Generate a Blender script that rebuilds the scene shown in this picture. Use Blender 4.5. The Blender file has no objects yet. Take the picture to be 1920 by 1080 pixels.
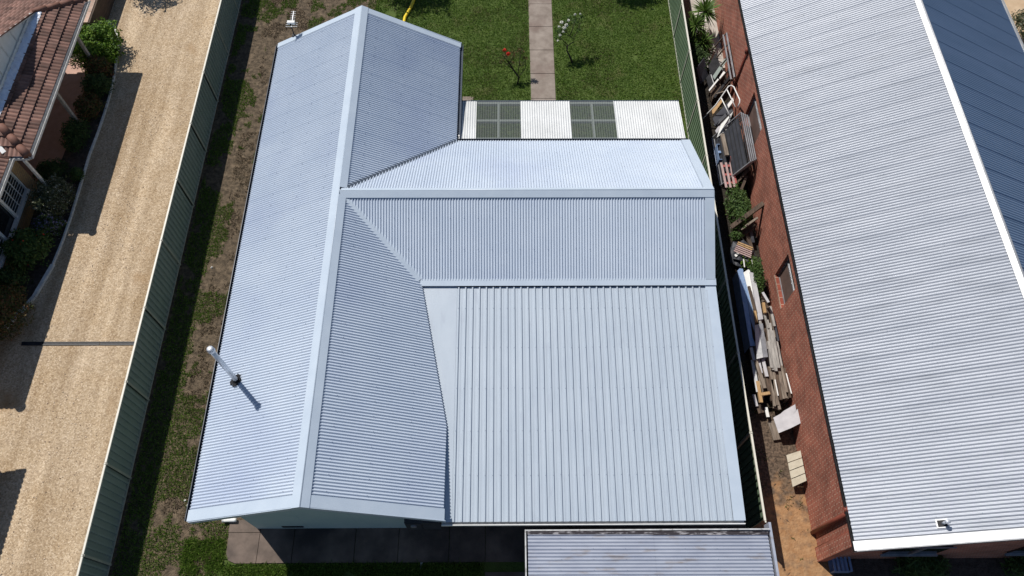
import bpy, math, random
from mathutils import Vector, Matrix, noise
R = math.radians
random.seed(7)
sc = bpy.context.scene

# ------------------------------------------------------------------ camera, world, sun, exposure
FPX, PITCH, ROLL, YAW, CAMZ = 1433.58, 0.495841, 0.0113695, -0.0161663, 22.0093
camrot = Matrix.Rotation(YAW, 3, 'Z') @ Matrix.Rotation(PITCH, 3, 'X') @ Matrix.Rotation(ROLL, 3, 'Z')
cd = bpy.data.cameras.new('camera'); cam = bpy.data.objects.new('camera', cd)
sc.collection.objects.link(cam); sc.camera = cam
cam.matrix_world = Matrix.Translation((0, 0, CAMZ)) @ camrot.to_4x4()
cd.sensor_width = 36; cd.lens = FPX / 1920 * 36; cd.clip_start = 0.1; cd.clip_end = 1000

SUN = Vector((-.86, .92, 1.68)).normalized()          # towards the sun
w = bpy.data.worlds.new("World"); sc.world = w; w.use_nodes = True
nt = w.node_tree; bg = nt.nodes['Background']
sky = nt.nodes.new('ShaderNodeTexSky'); sky.sky_type = 'NISHITA'; sky.sun_disc = False
sky.sun_elevation = math.asin(SUN.z); sky.sun_rotation = math.atan2(SUN.x, SUN.y); sky.ozone_density = 3.0; sky.dust_density = .4
nt.links.new(sky.outputs[0], bg.inputs[0]); bg.inputs[1].default_value = 0.068
sd = bpy.data.lights.new('sun', 'SUN'); so = bpy.data.objects.new('sun', sd); sc.collection.objects.link(so)
sd.energy = 4.6; sd.angle = R(0.5); sd.color = (1.0, .955, .89)
so.rotation_euler = (-SUN).to_track_quat('-Z', 'Y').to_euler(); so.location = (0, 0, 40)
vs = sc.view_settings; vs.view_transform = 'Standard'; vs.look = 'None'; vs.gamma = 1; vs.exposure = 0.0
sc.cycles.max_bounces = 8; sc.cycles.transparent_max_bounces = 12

def at(px, py, z):
    d = camrot @ Vector(((px - 960) / FPX, -(py - 540) / FPX, -1)); t = (z - CAMZ) / d.z
    return Vector((d.x * t, d.y * t, z))

def on_plane(px, py, P, N):
    """where the view through a pixel meets the plane through P with normal N"""
    o = Vector((0, 0, CAMZ)); d = camrot @ Vector(((px - 960) / FPX, -(py - 540) / FPX, -1)); return o + d * ((P - o).dot(N) / d.dot(N))

# ------------------------------------------------------------------ materials
def new_mat(name):
    m = bpy.data.materials.new(name); m.use_nodes = True
    return m, m.node_tree, m.node_tree.nodes['Principled BSDF']

def c4(c): return (c[0], c[1], c[2], 1)

def PM(name, c1, c2=None, scale=4, detail=6, rough=.7, metal=0, bump=0, bscale=None, spec=.3, stretch=(1, 1, 1),
       lo=.35, hi=.65, c3=None, scale3=1, lo3=.5, hi3=.6, coord='Object', distort=0.0):
    """noise-mixed two- or three-tone surface with bump"""
    m, t, p = new_mat(name); N, L = t.nodes, t.links
    p.inputs['Roughness'].default_value = rough; p.inputs['Metallic'].default_value = metal
    p.inputs['Specular IOR Level'].default_value = spec
    if c2 is None:
        p.inputs['Base Color'].default_value = c4(c1)
    tc = N.new('ShaderNodeTexCoord'); mp = N.new('ShaderNodeMapping'); mp.inputs['Scale'].default_value = stretch
    L.new(tc.outputs[coord], mp.inputs[0])
    if c2 is not None:
        nz = N.new('ShaderNodeTexNoise'); nz.inputs['Scale'].default_value = scale; nz.inputs['Detail'].default_value = detail
        nz.inputs['Roughness'].default_value = .65; nz.inputs['Distortion'].default_value = distort
        L.new(mp.outputs[0], nz.inputs[0])
        cr = N.new('ShaderNodeValToRGB'); cr.color_ramp.elements[0].position = lo; cr.color_ramp.elements[1].position = hi
        cr.color_ramp.elements[0].color = c4(c1); cr.color_ramp.elements[1].color = c4(c2)
        L.new(nz.outputs['Fac'], cr.inputs[0]); out = cr.outputs[0]
        if c3 is not None:
            n3 = N.new('ShaderNodeTexNoise'); n3.inputs['Scale'].default_value = scale3; n3.inputs['Detail'].default_value = 5
            L.new(mp.outputs[0], n3.inputs[0])
            r3 = N.new('ShaderNodeMapRange'); r3.inputs['From Min'].default_value = lo3; r3.inputs['From Max'].default_value = hi3
            L.new(n3.outputs['Fac'], r3.inputs['Value'])
            mx = N.new('ShaderNodeMix'); mx.data_type = 'RGBA'
            L.new(r3.outputs[0], mx.inputs['Factor']); L.new(out, mx.inputs['A']); mx.inputs['B'].default_value = c4(c3)
            out = mx.outputs['Result']
        L.new(out, p.inputs['Base Color'])
    if bump:
        nb = N.new('ShaderNodeTexNoise'); nb.inputs['Scale'].default_value = bscale or scale * 4; nb.inputs['Detail'].default_value = 4
        L.new(mp.outputs[0], nb.inputs[0])
        bp = N.new('ShaderNodeBump'); bp.inputs['Strength'].default_value = 1; bp.inputs['Distance'].default_value = bump
        L.new(nb.outputs['Fac'], bp.inputs['Height']); L.new(bp.outputs[0], p.inputs['Normal'])
    return m

def LEAF(name, cols, rough=.55, trans=.25):
    m, t, p = new_mat(name); N, L = t.nodes, t.links
    g = N.new('ShaderNodeNewGeometry'); cr = N.new('ShaderNodeValToRGB')
    e = cr.color_ramp.elements
    while len(e) < len(cols): e.new(.5)
    for i, c in enumerate(cols):
        e[i].position = i / (len(cols) - 1); e[i].color = c4(c)
    L.new(g.outputs['Random Per Island'], cr.inputs[0]); L.new(cr.outputs[0], p.inputs['Base Color'])
    p.inputs['Roughness'].default_value = rough; p.inputs['Specular IOR Level'].default_value = .25
    tr = N.new('ShaderNodeBsdfTranslucent'); ms = N.new('ShaderNodeMixShader'); ms.inputs[0].default_value = trans
    L.new(cr.outputs[0], tr.inputs[0]); L.new(p.outputs[0], ms.inputs[1]); L.new(tr.outputs[0], ms.inputs[2])
    L.new(ms.outputs[0], N['Material Output'].inputs[0])
    return m

def BRICK(name, c1, c2, mortar, axes, bw=.24, bh=.086, rough=.85, ms=.012, big=None):
    """axes: which object axes feed the brick's length and height"""
    m, t, p = new_mat(name); N, L = t.nodes, t.links
    tc = N.new('ShaderNodeTexCoord'); sp = N.new('ShaderNodeSeparateXYZ'); cb = N.new('ShaderNodeCombineXYZ')
    L.new(tc.outputs['Object'], sp.inputs[0])
    L.new(sp.outputs[axes[0]], cb.inputs[0]); L.new(sp.outputs[axes[1]], cb.inputs[1])
    br = N.new('ShaderNodeTexBrick'); br.inputs['Scale'].default_value = 1
    br.inputs['Brick Width'].default_value = bw; br.inputs['Row Height'].default_value = bh
    br.inputs['Mortar Size'].default_value = ms; br.inputs['Mortar Smooth'].default_value = .3; br.inputs['Bias'].default_value = 0
    br.inputs['Color1'].default_value = c4(c1); br.inputs['Color2'].default_value = c4(c2); br.inputs['Mortar'].default_value = c4(mortar)
    L.new(cb.outputs[0], br.inputs[0])
    nz = N.new('ShaderNodeTexNoise'); nz.inputs['Scale'].default_value = 1.7; nz.inputs['Detail'].default_value = 8
    L.new(tc.outputs['Object'], nz.inputs[0])
    mr = N.new('ShaderNodeMapRange'); mr.inputs['From Min'].default_value = .3; mr.inputs['From Max'].default_value = .7
    mr.inputs['To Min'].default_value = .68; mr.inputs['To Max'].default_value = 1.22
    L.new(nz.outputs['Fac'], mr.inputs[0])
    mx = N.new('ShaderNodeVectorMath'); mx.operation = 'SCALE'; L.new(br.outputs['Color'], mx.inputs[0]); L.new(mr.outputs[0], mx.inputs['Scale'])
    L.new(mx.outputs[0], p.inputs['Base Color']); p.inputs['Roughness'].default_value = rough
    bp = N.new('ShaderNodeBump'); bp.inputs['Distance'].default_value = .006; bp.invert = True
    L.new(br.outputs['Fac'], bp.inputs['Height']); L.new(bp.outputs[0], p.inputs['Normal'])
    return m

def TILE(name, c1, c2, c3):
    """per-tile tone from the sheet's own uv in metres"""
    m, t, p = new_mat(name); N, L = t.nodes, t.links
    tc = N.new('ShaderNodeTexCoord'); mp = N.new('ShaderNodeMapping'); mp.inputs['Scale'].default_value = (1 / .3, 1 / .34, 1)
    L.new(tc.outputs['UV'], mp.inputs[0]); fl = N.new('ShaderNodeVectorMath'); fl.operation = 'FLOOR'; L.new(mp.outputs[0], fl.inputs[0])
    wn = N.new('ShaderNodeTexWhiteNoise'); wn.noise_dimensions = '2D'; L.new(fl.outputs[0], wn.inputs[0])
    cr = N.new('ShaderNodeValToRGB'); e = cr.color_ramp.elements; e.new(.5)
    for i, c in enumerate((c1, c2, c3)): e[i].position = i / 2; e[i].color = c4(c)
    L.new(wn.outputs['Value'], cr.inputs[0])
    nz = N.new('ShaderNodeTexNoise'); nz.inputs['Scale'].default_value = 3; nz.inputs['Detail'].default_value = 8; L.new(tc.outputs['Object'], nz.inputs[0])
    mr = N.new('ShaderNodeMapRange'); mr.inputs['From Min'].default_value = .3; mr.inputs['From Max'].default_value = .7
    mr.inputs['To Min'].default_value = .6; mr.inputs['To Max'].default_value = 1.25; L.new(nz.outputs['Fac'], mr.inputs[0])
    mx = N.new('ShaderNodeVectorMath'); mx.operation = 'SCALE'; L.new(cr.outputs[0], mx.inputs[0]); L.new(mr.outputs[0], mx.inputs['Scale'])
    L.new(mx.outputs[0], p.inputs['Base Color']); p.inputs['Roughness'].default_value = .75
    return m

roofC, roofC2 = (.485, .555, .655), (.545, .61, .70)
M = {}
M['roof'] = PM('roof_paint', roofC, roofC2, scale=.8, rough=.30, spec=.7, lo=.3, hi=.7, c3=(.44, .505, .63), scale3=.35, lo3=.5, hi3=.75)
M['roofflat'] = PM('roof_paint_flat', (.395, .455, .525), (.45, .51, .575), scale=2.2, rough=.4, spec=.5, lo=.3, hi=.7, c3=(.37, .42, .49), scale3=6, lo3=.6, hi3=.8, stretch=(1, .25, 1))
M['flash'] = PM('roof_flashing', (.445, .52, .61), (.49, .565, .65), scale=1.5, rough=.35, spec=.5, bump=.004, bscale=2.5)
M['screw'] = PM('screw_dark', (.17, .20, .28), rough=.5)
M['gutter'] = PM('gutter_dark', (.045, .06, .085), (.07, .085, .11), scale=3, rough=.4)
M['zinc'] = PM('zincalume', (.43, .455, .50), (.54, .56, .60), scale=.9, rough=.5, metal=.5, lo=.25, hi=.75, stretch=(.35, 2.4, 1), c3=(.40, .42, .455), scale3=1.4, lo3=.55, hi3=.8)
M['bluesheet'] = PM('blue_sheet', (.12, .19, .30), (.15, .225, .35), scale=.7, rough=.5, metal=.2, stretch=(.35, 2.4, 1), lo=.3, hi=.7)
M['zinccap'] = PM('zinc_cap', (.44, .45, .47), (.54, .55, .56), scale=2, rough=.45, metal=.4, bump=.01, bscale=2)
M['galv'] = PM('old_galvanised', (.38, .41, .49), (.50, .53, .60), scale=2.4, rough=.45, metal=.35, lo=.3, hi=.7, c3=(.33, .28, .25), scale3=3.5, lo3=.6, hi3=.8, stretch=(.5, 2, 1))
M['rust'] = PM('rusty_cap', (.035, .03, .035), (.28, .27, .28), scale=9, rough=.8, lo=.52, hi=.62, stretch=(.5, 2, 1))
M['dullwhite'] = PM('weathered_white', (.42, .43, .44), (.6, .6, .6), scale=5, rough=.7, c3=(.25, .24, .23), scale3=8, lo3=.58, hi3=.7)
M['white'] = PM('white_paint', (.72, .72, .69), (.8, .8, .78), scale=5, rough=.5)
M['offwhite'] = PM('white_sheet_roof', (.58, .59, .585), (.68, .69, .685), scale=1.5, rough=.45)
M['cream'] = PM('cream_rail', (.66, .63, .54), (.74, .71, .62), scale=4, rough=.5)
M['creamwood'] = PM('cream_timber', (.44, .39, .30), (.54, .49, .39), scale=6, rough=.7)
M['fence'] = PM('fence_green', (.26, .31, .285), (.31, .355, .325), scale=1.2, rough=.5, spec=.35)
M['fence2'] = PM('fence_mid_green', (.13, .19, .12), (.18, .25, .16), scale=1.2, rough=.5, spec=.35)
M['fencepost'] = PM('fence_post', (.36, .36, .30), (.46, .45, .38), scale=5, rough=.6)
M['wallgreen'] = PM('render_pale_green', (.40, .50, .49), (.46, .55, .53), scale=1.4, rough=.8)
M['dark'] = PM('dark_interior', (.02, .022, .025), rough=.6)
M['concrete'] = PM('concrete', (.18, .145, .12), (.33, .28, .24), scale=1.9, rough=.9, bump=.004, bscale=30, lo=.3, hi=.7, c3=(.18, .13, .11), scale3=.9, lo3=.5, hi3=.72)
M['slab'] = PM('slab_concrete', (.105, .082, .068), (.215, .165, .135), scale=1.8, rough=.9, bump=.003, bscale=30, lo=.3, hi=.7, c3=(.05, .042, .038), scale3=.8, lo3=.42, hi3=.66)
M['palecon'] = PM('pale_concrete', (.42, .39, .35), (.56, .53, .48), scale=1.2, rough=.9, c3=(.34, .3, .25), scale3=1.5, lo3=.5, hi3=.8)
M['kerb'] = PM('painted_kerb', (.55, .54, .52), (.80, .79, .76), scale=8, rough=.8, bump=.01)
M['porch'] = PM('porch_tile', (.40, .23, .17), (.50, .30, .23), scale=3, rough=.6)
M['timber'] = PM('weathered_timber', (.13, .10, .08), (.30, .25, .20), scale=3, rough=.85, stretch=(6, .7, 6), bump=.004)
M['timbergrey'] = PM('silvered_timber', (.20, .19, .18), (.44, .42, .39), scale=3, rough=.85, stretch=(6, .7, 6), bump=.004)
M['timberorange'] = PM('pine_timber', (.36, .22, .10), (.50, .33, .17), scale=3, rough=.75, stretch=(6, .7, 6))
M['timberdark'] = PM('dark_timber', (.05, .038, .03), (.13, .09, .065), scale=3, rough=.85, stretch=(6, .7, 6), bump=.004)
M['red'] = PM('red_paint', (.32, .07, .07), (.45, .14, .13), scale=6, rough=.7)
M['pinkwood'] = PM('faded_pink_timber', (.33, .22, .21), (.48, .36, .34), scale=5, rough=.8, stretch=(5, 1, 5))
M['steel'] = PM('grey_steel', (.28, .29, .31), (.42, .43, .46), scale=4, rough=.4, metal=.5)
M['blackmetal'] = PM('black_metal', (.012, .013, .015), (.03, .03, .033), scale=4, rough=.5)
M['charcoal'] = PM('charcoal_sheet', (.035, .038, .048), (.06, .063, .075), scale=3, rough=.55)
M['bluegrey'] = PM('blue_grey_sheet', (.20, .30, .50), (.29, .40, .60), scale=4, rough=.4, metal=.2, c3=(.5, .55, .6), scale3=9, lo3=.62, hi3=.75)
M['fibro'] = PM('grey_fibro', (.40, .39, .41), (.52, .51, .53), scale=3, rough=.8)
M['chimney'] = PM('flue_metal', (.62, .65, .70), (.70, .73, .77), scale=3, rough=.35, metal=.3)
M['boot'] = PM('black_rubber', (.012, .012, .014), rough=.6)
M['pipered'] = PM('brick_red_pipe', (.17, .045, .03), (.22, .06, .04), scale=3, rough=.5)
M['bark'] = PM('bark', (.03, .022, .018), (.09, .07, .055), scale=12, rough=.9)
M['hose'] = PM('yellow_hose', (.75, .52, .02), (.85, .62, .04), scale=6, rough=.45)
M['glass'] = PM('window_glass', (.015, .018, .022), rough=.08, spec=.7)
M['curtain'] = PM('brown_blind', (.10, .065, .055), (.15, .10, .085), scale=2, rough=.8)
M['brickred'] = BRICK('red_brick', (.235, .052, .03), (.34, .088, .052), (.52, .35, .26), ('Y', 'Z'), ms=.010)
M['brickredx'] = BRICK('red_brick_front', (.30, .085, .05), (.42, .14, .085), (.44, .32, .25), ('X', 'Z'))
M['brickyel'] = BRICK('tan_brick', (.30, .19, .085), (.38, .25, .12), (.22, .16, .11), ('Y', 'Z'))
M['brickyelx'] = BRICK('tan_brick_front', (.30, .19, .085), (.38, .25, .12), (.22, .16, .11), ('X', 'Z'))
M['brickpink'] = BRICK('pink_brick', (.42, .26, .19), (.52, .34, .26), (.5, .42, .34), ('X', 'Y'))
M['tile'] = TILE('terracotta_tile', (.125, .062, .045), (.19, .097, .072), (.255, .138, .105))
M['tilecap'] = PM('terracotta_cap', (.16, .075, .053), (.23, .115, .085), scale=4, rough=.75)
M['leadflash'] = PM('crinkled_flashing', (.62, .68, .78), (.85, .87, .9), scale=9, rough=.3, metal=.5, bump=.05, bscale=5)
M['gravel'] = None

def gravel_mat():
    m, t, p = new_mat('gravel'); N, L = t.nodes, t.links
    tc = N.new('ShaderNodeTexCoord')
    def nz(s, st=(1, 1, 1), d=4):
        mp = N.new('ShaderNodeMapping'); mp.inputs['Scale'].default_value = st; L.new(tc.outputs['Object'], mp.inputs[0])
        n = N.new('ShaderNodeTexNoise'); n.inputs['Scale'].default_value = s; n.inputs['Detail'].default_value = d
        L.new(mp.outputs[0], n.inputs[0]); return n.outputs['Fac']
    def ramp(f, pts):
        cr = N.new('ShaderNodeValToRGB'); e = cr.color_ramp.elements
        while len(e) < len(pts): e.new(.5)
        for i, (q, c) in enumerate(pts): e[i].position = q; e[i].color = c4(c)
        L.new(f, cr.inputs[0]); return cr.outputs[0]
    def mix(f, a, b, mode='MIX'):
        mx = N.new('ShaderNodeMix'); mx.data_type = 'RGBA'; mx.blend_type = mode
        if isinstance(f, float): mx.inputs['Factor'].default_value = f
        else: L.new(f, mx.inputs['Factor'])
        L.new(a, mx.inputs['A'])
        if isinstance(b, tuple): mx.inputs['B'].default_value = c4(b)
        else: L.new(b, mx.inputs['B'])
        return mx.outputs['Result']
    vo = N.new('ShaderNodeTexVoronoi'); vo.inputs['Scale'].default_value = 27; L.new(tc.outputs['Object'], vo.inputs[0])
    sx = N.new('ShaderNodeSeparateColor'); L.new(vo.outputs['Color'], sx.inputs[0])
    peb = ramp(sx.outputs[0], [(0, (.22, .145, .09)), (.35, (.44, .33, .22)), (.7, (.55, .43, .30)), (1, (.74, .62, .48))])
    base = ramp(nz(1.1, d=7), [(.3, (.43, .32, .20)), (.52, (.49, .39, .275)), (.72, (.56, .46, .345))])
    c = mix(.55, base, peb)
    tracks = ramp(nz(2.0, (1, .07, 1), 3), [(.34, (.80, .75, .68)), (.5, (.97, .945, .905)), (.64, (1.14, 1.12, 1.08))])
    c = mix(1.0, c, tracks, 'MULTIPLY')
    st = ramp(nz(.55, d=8), [(.63, (0, 0, 0)), (.78, (1, 1, 1))])
    c = mix(st, c, (.34, .21, .10))
    L.new(c, p.inputs['Base Color']); p.inputs['Roughness'].default_value = .9; p.inputs['Specular IOR Level'].default_value = .2
    bp = N.new('ShaderNodeBump'); bp.inputs['Distance'].default_value = .02; L.new(sx.outputs[1], bp.inputs['Height']); L.new(bp.outputs[0], p.inputs['Normal'])
    return m
M['gravel'] = gravel_mat()
M['earth'] = PM('bare_earth', (.085, .055, .04), (.17, .115, .08), scale=3.2, detail=9, rough=.95, bump=.03, bscale=16, c3=(.25, .19, .125), scale3=2.6, lo3=.5, hi3=.66)
M['earthgrass'] = PM('weedy_soil', (.055, .042, .028), (.15, .112, .075), scale=7, detail=12, rough=.95, bump=.04, bscale=26, lo=.38, hi=.62, c3=(.20, .15, .10), scale3=5, lo3=.53, hi3=.72)
M['lawnbase'] = PM('lawn_soil', (.05, .085, .016), (.09, .13, .03), scale=1.6, detail=9, rough=.95, bump=.03, bscale=22, c3=(.105, .095, .04), scale3=1.1, lo3=.55, hi3=.75)
M['sand'] = PM('orange_sand', (.36, .17, .06), (.47, .27, .12), scale=2.2, detail=9, rough=.95, bump=.02, bscale=12, c3=(.12, .08, .05), scale3=3.6, lo3=.54, hi3=.64)
def alley_mat():
    m = PM('alley_soil_shade', (.30, .155, .07), (.40, .24, .125), scale=5, detail=12, rough=.95, bump=.03, bscale=14, c3=(.20, .13, .08), scale3=3.5, lo3=.5, hi3=.75)
    t = m.node_tree; N, L = t.nodes, t.links; p = N['Principled BSDF']; src = p.inputs['Base Color'].links[0].from_socket
    tc = N.new('ShaderNodeTexCoord'); sp = N.new('ShaderNodeSeparateXYZ'); L.new(tc.outputs['Object'], sp.inputs[0])
    nz = N.new('ShaderNodeTexNoise'); nz.inputs['Scale'].default_value = 3; nz.inputs['Detail'].default_value = 9; L.new(tc.outputs['Object'], nz.inputs[0])
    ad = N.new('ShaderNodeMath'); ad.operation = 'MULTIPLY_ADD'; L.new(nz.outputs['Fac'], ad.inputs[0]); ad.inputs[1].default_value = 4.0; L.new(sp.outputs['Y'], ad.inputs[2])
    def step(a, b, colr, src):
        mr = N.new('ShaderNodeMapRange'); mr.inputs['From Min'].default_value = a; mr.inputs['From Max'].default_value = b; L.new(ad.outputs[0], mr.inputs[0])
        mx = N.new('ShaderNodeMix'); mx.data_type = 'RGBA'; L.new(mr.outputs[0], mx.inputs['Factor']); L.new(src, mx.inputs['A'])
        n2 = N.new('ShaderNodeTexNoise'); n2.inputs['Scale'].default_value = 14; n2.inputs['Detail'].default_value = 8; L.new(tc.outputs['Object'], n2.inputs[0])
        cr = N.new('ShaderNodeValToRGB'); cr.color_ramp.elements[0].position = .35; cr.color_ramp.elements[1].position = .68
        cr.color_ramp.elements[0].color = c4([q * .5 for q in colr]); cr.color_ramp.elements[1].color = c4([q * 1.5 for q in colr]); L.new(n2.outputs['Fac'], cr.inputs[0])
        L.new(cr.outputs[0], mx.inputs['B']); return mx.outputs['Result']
    src = step(6.6, 7.6, (.12, .085, .06), src); src = step(9.2, 10.4, (.03, .025, .02), src)  # brown soil step, then near-black shade painted into the ground further back
    L.new(src, p.inputs['Base Color']); return m
M['alley'] = alley_mat()
M['sandpale'] = PM('pale_sand', (.44, .31, .19), (.56, .42, .28), scale=1.5, detail=9, rough=.95)
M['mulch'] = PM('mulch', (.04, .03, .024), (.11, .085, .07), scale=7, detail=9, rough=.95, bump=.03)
M['kerbstone'] = LEAF('pebble', [(.16, .10, .06), (.4, .3, .2), (.62, .5, .38)], trans=0)
GR = LEAF('grass_blades', [(.075, .145, .02), (.115, .205, .028), (.155, .255, .04), (.205, .26, .065)], trans=.3)
GRD = LEAF('grass_blades_dry', [(.07, .11, .02), (.11, .155, .035), (.25, .22, .11), (.17, .15, .08)], trans=.25)
STRAW = LEAF('dead_grass', [(.09, .06, .04), (.2, .15, .095), (.30, .24, .16)], trans=.2)
L_bright = LEAF('leaf_bright', [(.03, .075, .008), (.07, .16, .014), (.13, .24, .022), (.19, .29, .04)])
L_dark = LEAF('leaf_dark', [(.03, .058, .018), (.055, .10, .03), (.09, .145, .045)])
L_mid = LEAF('leaf_mid', [(.03, .065, .016), (.06, .115, .026), (.11, .17, .05)])
L_red = LEAF('leaf_red_tinged', [(.045, .065, .018), (.08, .10, .028), (.19, .075, .04), (.07, .11, .03)])
L_olive = LEAF('leaf_olive', [(.035, .05, .022), (.065, .085, .036), (.11, .13, .065), (.26, .27, .22)])
L_lav = LEAF('flower_lavender', [(.10, .09, .16), (.26, .24, .42), (.05, .06, .03)])
L_yuc = LEAF('yucca_leaf', [(.035, .08, .012), (.08, .15, .025), (.16, .24, .06)])
L_petalr = LEAF('petal_red', [(.55, .02, .01), (.7, .05, .03)])
L_petalw = LEAF('petal_white', [(.75, .75, .65), (.85, .85, .8)])

def clear_mat():
    m, t, p = new_mat('clear_corrugated'); N, L = t.nodes, t.links
    p.inputs['Base Color'].default_value = (.15, .165, .165, 1); p.inputs['Roughness'].default_value = .35
    tr = N.new('ShaderNodeBsdfTransparent'); tr.inputs[0].default_value = (.68, .72, .70, 1)
    ms = N.new('ShaderNodeMixShader'); ms.inputs[0].default_value = .55
    L.new(p.outputs[0], ms.inputs[1]); L.new(tr.outputs[0], ms.inputs[2]); L.new(ms.outputs[0], N['Material Output'].inputs[0])
    return m
M['clear'] = clear_mat()

# ------------------------------------------------------------------ mesh helpers
class MB:
    def __init__(s): s.v = []; s.f = []; s.m = []; s.uv = {}
    def quad(s, a, b, c, d, mi=0):
        n = len(s.v); s.v += [tuple(a), tuple(b), tuple(c), tuple(d)]; s.f.append((n, n + 1, n + 2, n + 3)); s.m.append(mi)
    def tri(s, a, b, c, mi=0):
        n = len(s.v); s.v += [tuple(a), tuple(b), tuple(c)]; s.f.append((n, n + 1, n + 2)); s.m.append(mi)
    def poly(s, pts, mi=0):
        n = len(s.v); s.v += [tuple(p) for p in pts]; s.f.append(tuple(range(n, n + len(pts)))); s.m.append(mi)
    def hexa(s, p, mi=0):
        n = len(s.v); s.v += [tuple(q) for q in p]
        for f in ((0, 3, 2, 1), (4, 5, 6, 7), (0, 1, 5, 4), (1, 2, 6, 5), (2, 3, 7, 6), (3, 0, 4, 7)):
            s.f.append(tuple(n + i for i in f)); s.m.append(mi)
    def box(s, x0, x1, y0, y1, z0, z1, mi=0):
        s.hexa([(x0, y0, z0), (x1, y0, z0), (x1, y1, z0), (x0, y1, z0), (x0, y0, z1), (x1, y0, z1), (x1, y1, z1), (x0, y1, z1)], mi)
    def prism(s, pts, off, mi=0):
        """closed slab: polygon pts extruded by vector off"""
        off = Vector(off); a = [Vector(p) for p in pts]; b = [p + off for p in a]; n = len(a)
        s.poly(a[::-1], mi); s.poly(b, mi)
        for i in range(n): s.quad(a[i], a[(i + 1) % n], b[(i + 1) % n], b[i], mi)
    def bar(s, a, b, w, h=None, up=(0, 0, 1), mi=0):
        a, b = Vector(a), Vector(b); h = h or w; d = (b - a).normalized(); up = Vector(up)
        if abs(d.dot(up)) > .98: up = Vector((0, 1, 0))
        x = d.cross(up).normalized() * (w / 2); y = x.cross(d).normalized() * (h / 2)
        s.hexa([a - x - y, a + x - y, a + x + y, a - x + y, b - x - y, b + x - y, b + x + y, b - x + y], mi)
    def tube(s, pts, r, n=8, mi=0, cap=True, r1=None):
        pts = [Vector(p) for p in pts]; rings = []
        for i, p in enumerate(pts):
            d = (pts[min(i + 1, len(pts) - 1)] - pts[max(i - 1, 0)]).normalized()
            u = Vector((0, 0, 1)) if abs(d.z) < .9 else Vector((1, 0, 0))
            x = d.cross(u).normalized(); y = x.cross(d).normalized()
            rr = r if r1 is None else r + (r1 - r) * i / (len(pts) - 1)
            k = len(s.v); rings.append(k)
            for j in range(n):
                t = 2 * math.pi * j / n; s.v.append(tuple(p + x * rr * math.cos(t) + y * rr * math.sin(t)))
        for i in range(len(rings) - 1):
            for j in range(n):
                s.f.append((rings[i] + j, rings[i] + (j + 1) % n, rings[i + 1] + (j + 1) % n, rings[i + 1] + j)); s.m.append(mi)
        if cap:
            s.f.append(tuple(rings[0] + j for j in range(n))[::-1]); s.m.append(mi)
            s.f.append(tuple(rings[-1] + j for j in range(n))); s.m.append(mi)
    def build(s, name, mats, parent=None, smooth=False):
        me = bpy.data.meshes.new(name)
        o = bpy.data.objects.new(name, me); sc.collection.objects.link(o)
        off = Vector((0, 0, 0))
        if parent:
            o.parent = parent; q = parent
            while q: off += q.location; q = q.parent
        v = [(a[0] - off.x, a[1] - off.y, a[2] - off.z) for a in s.v] if off.length else s.v
        me.from_pydata(v, [], s.f)
        for m in (mats if isinstance(mats, (list, tuple)) else [mats]): me.materials.append(M[m] if isinstance(m, str) else m)
        if any(s.m): me.polygons.foreach_set('material_index', s.m)
        if s.uv:
            ul = me.uv_layers.new(name='UVMap'); flat = [0.0] * (2 * len(me.loops))
            for li, l in enumerate(me.loops):
                q = s.uv.get(l.vertex_index, (0, 0)); flat[2 * li] = q[0]; flat[2 * li + 1] = q[1]
            ul.data.foreach_set('uv', flat)
        if smooth: me.polygons.foreach_set('use_smooth', [True] * len(me.polygons))
        me.update(); return o

ORD = ['first', 'second', 'third', 'fourth', 'fifth', 'sixth', 'seventh', 'eighth', 'ninth']
def tag(o, label=None, cat=None, group=None, kind=None):
    if label: o['label'] = label
    if cat: o['category'] = cat
    if group: o['group'] = group
    if kind: o['kind'] = kind
    return o
def thing(name, label, cat, loc, group=None):
    o = bpy.data.objects.new(name, None); sc.collection.objects.link(o); o.location = loc; o.empty_display_size = .3
    return tag(o, label, cat, group)
def part(mb, name, mats, parent, smooth=False): return mb.build(name, mats, parent, smooth)
def struct(mb, name, mats): return tag(mb.build(name, mats), kind='structure')

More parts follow.
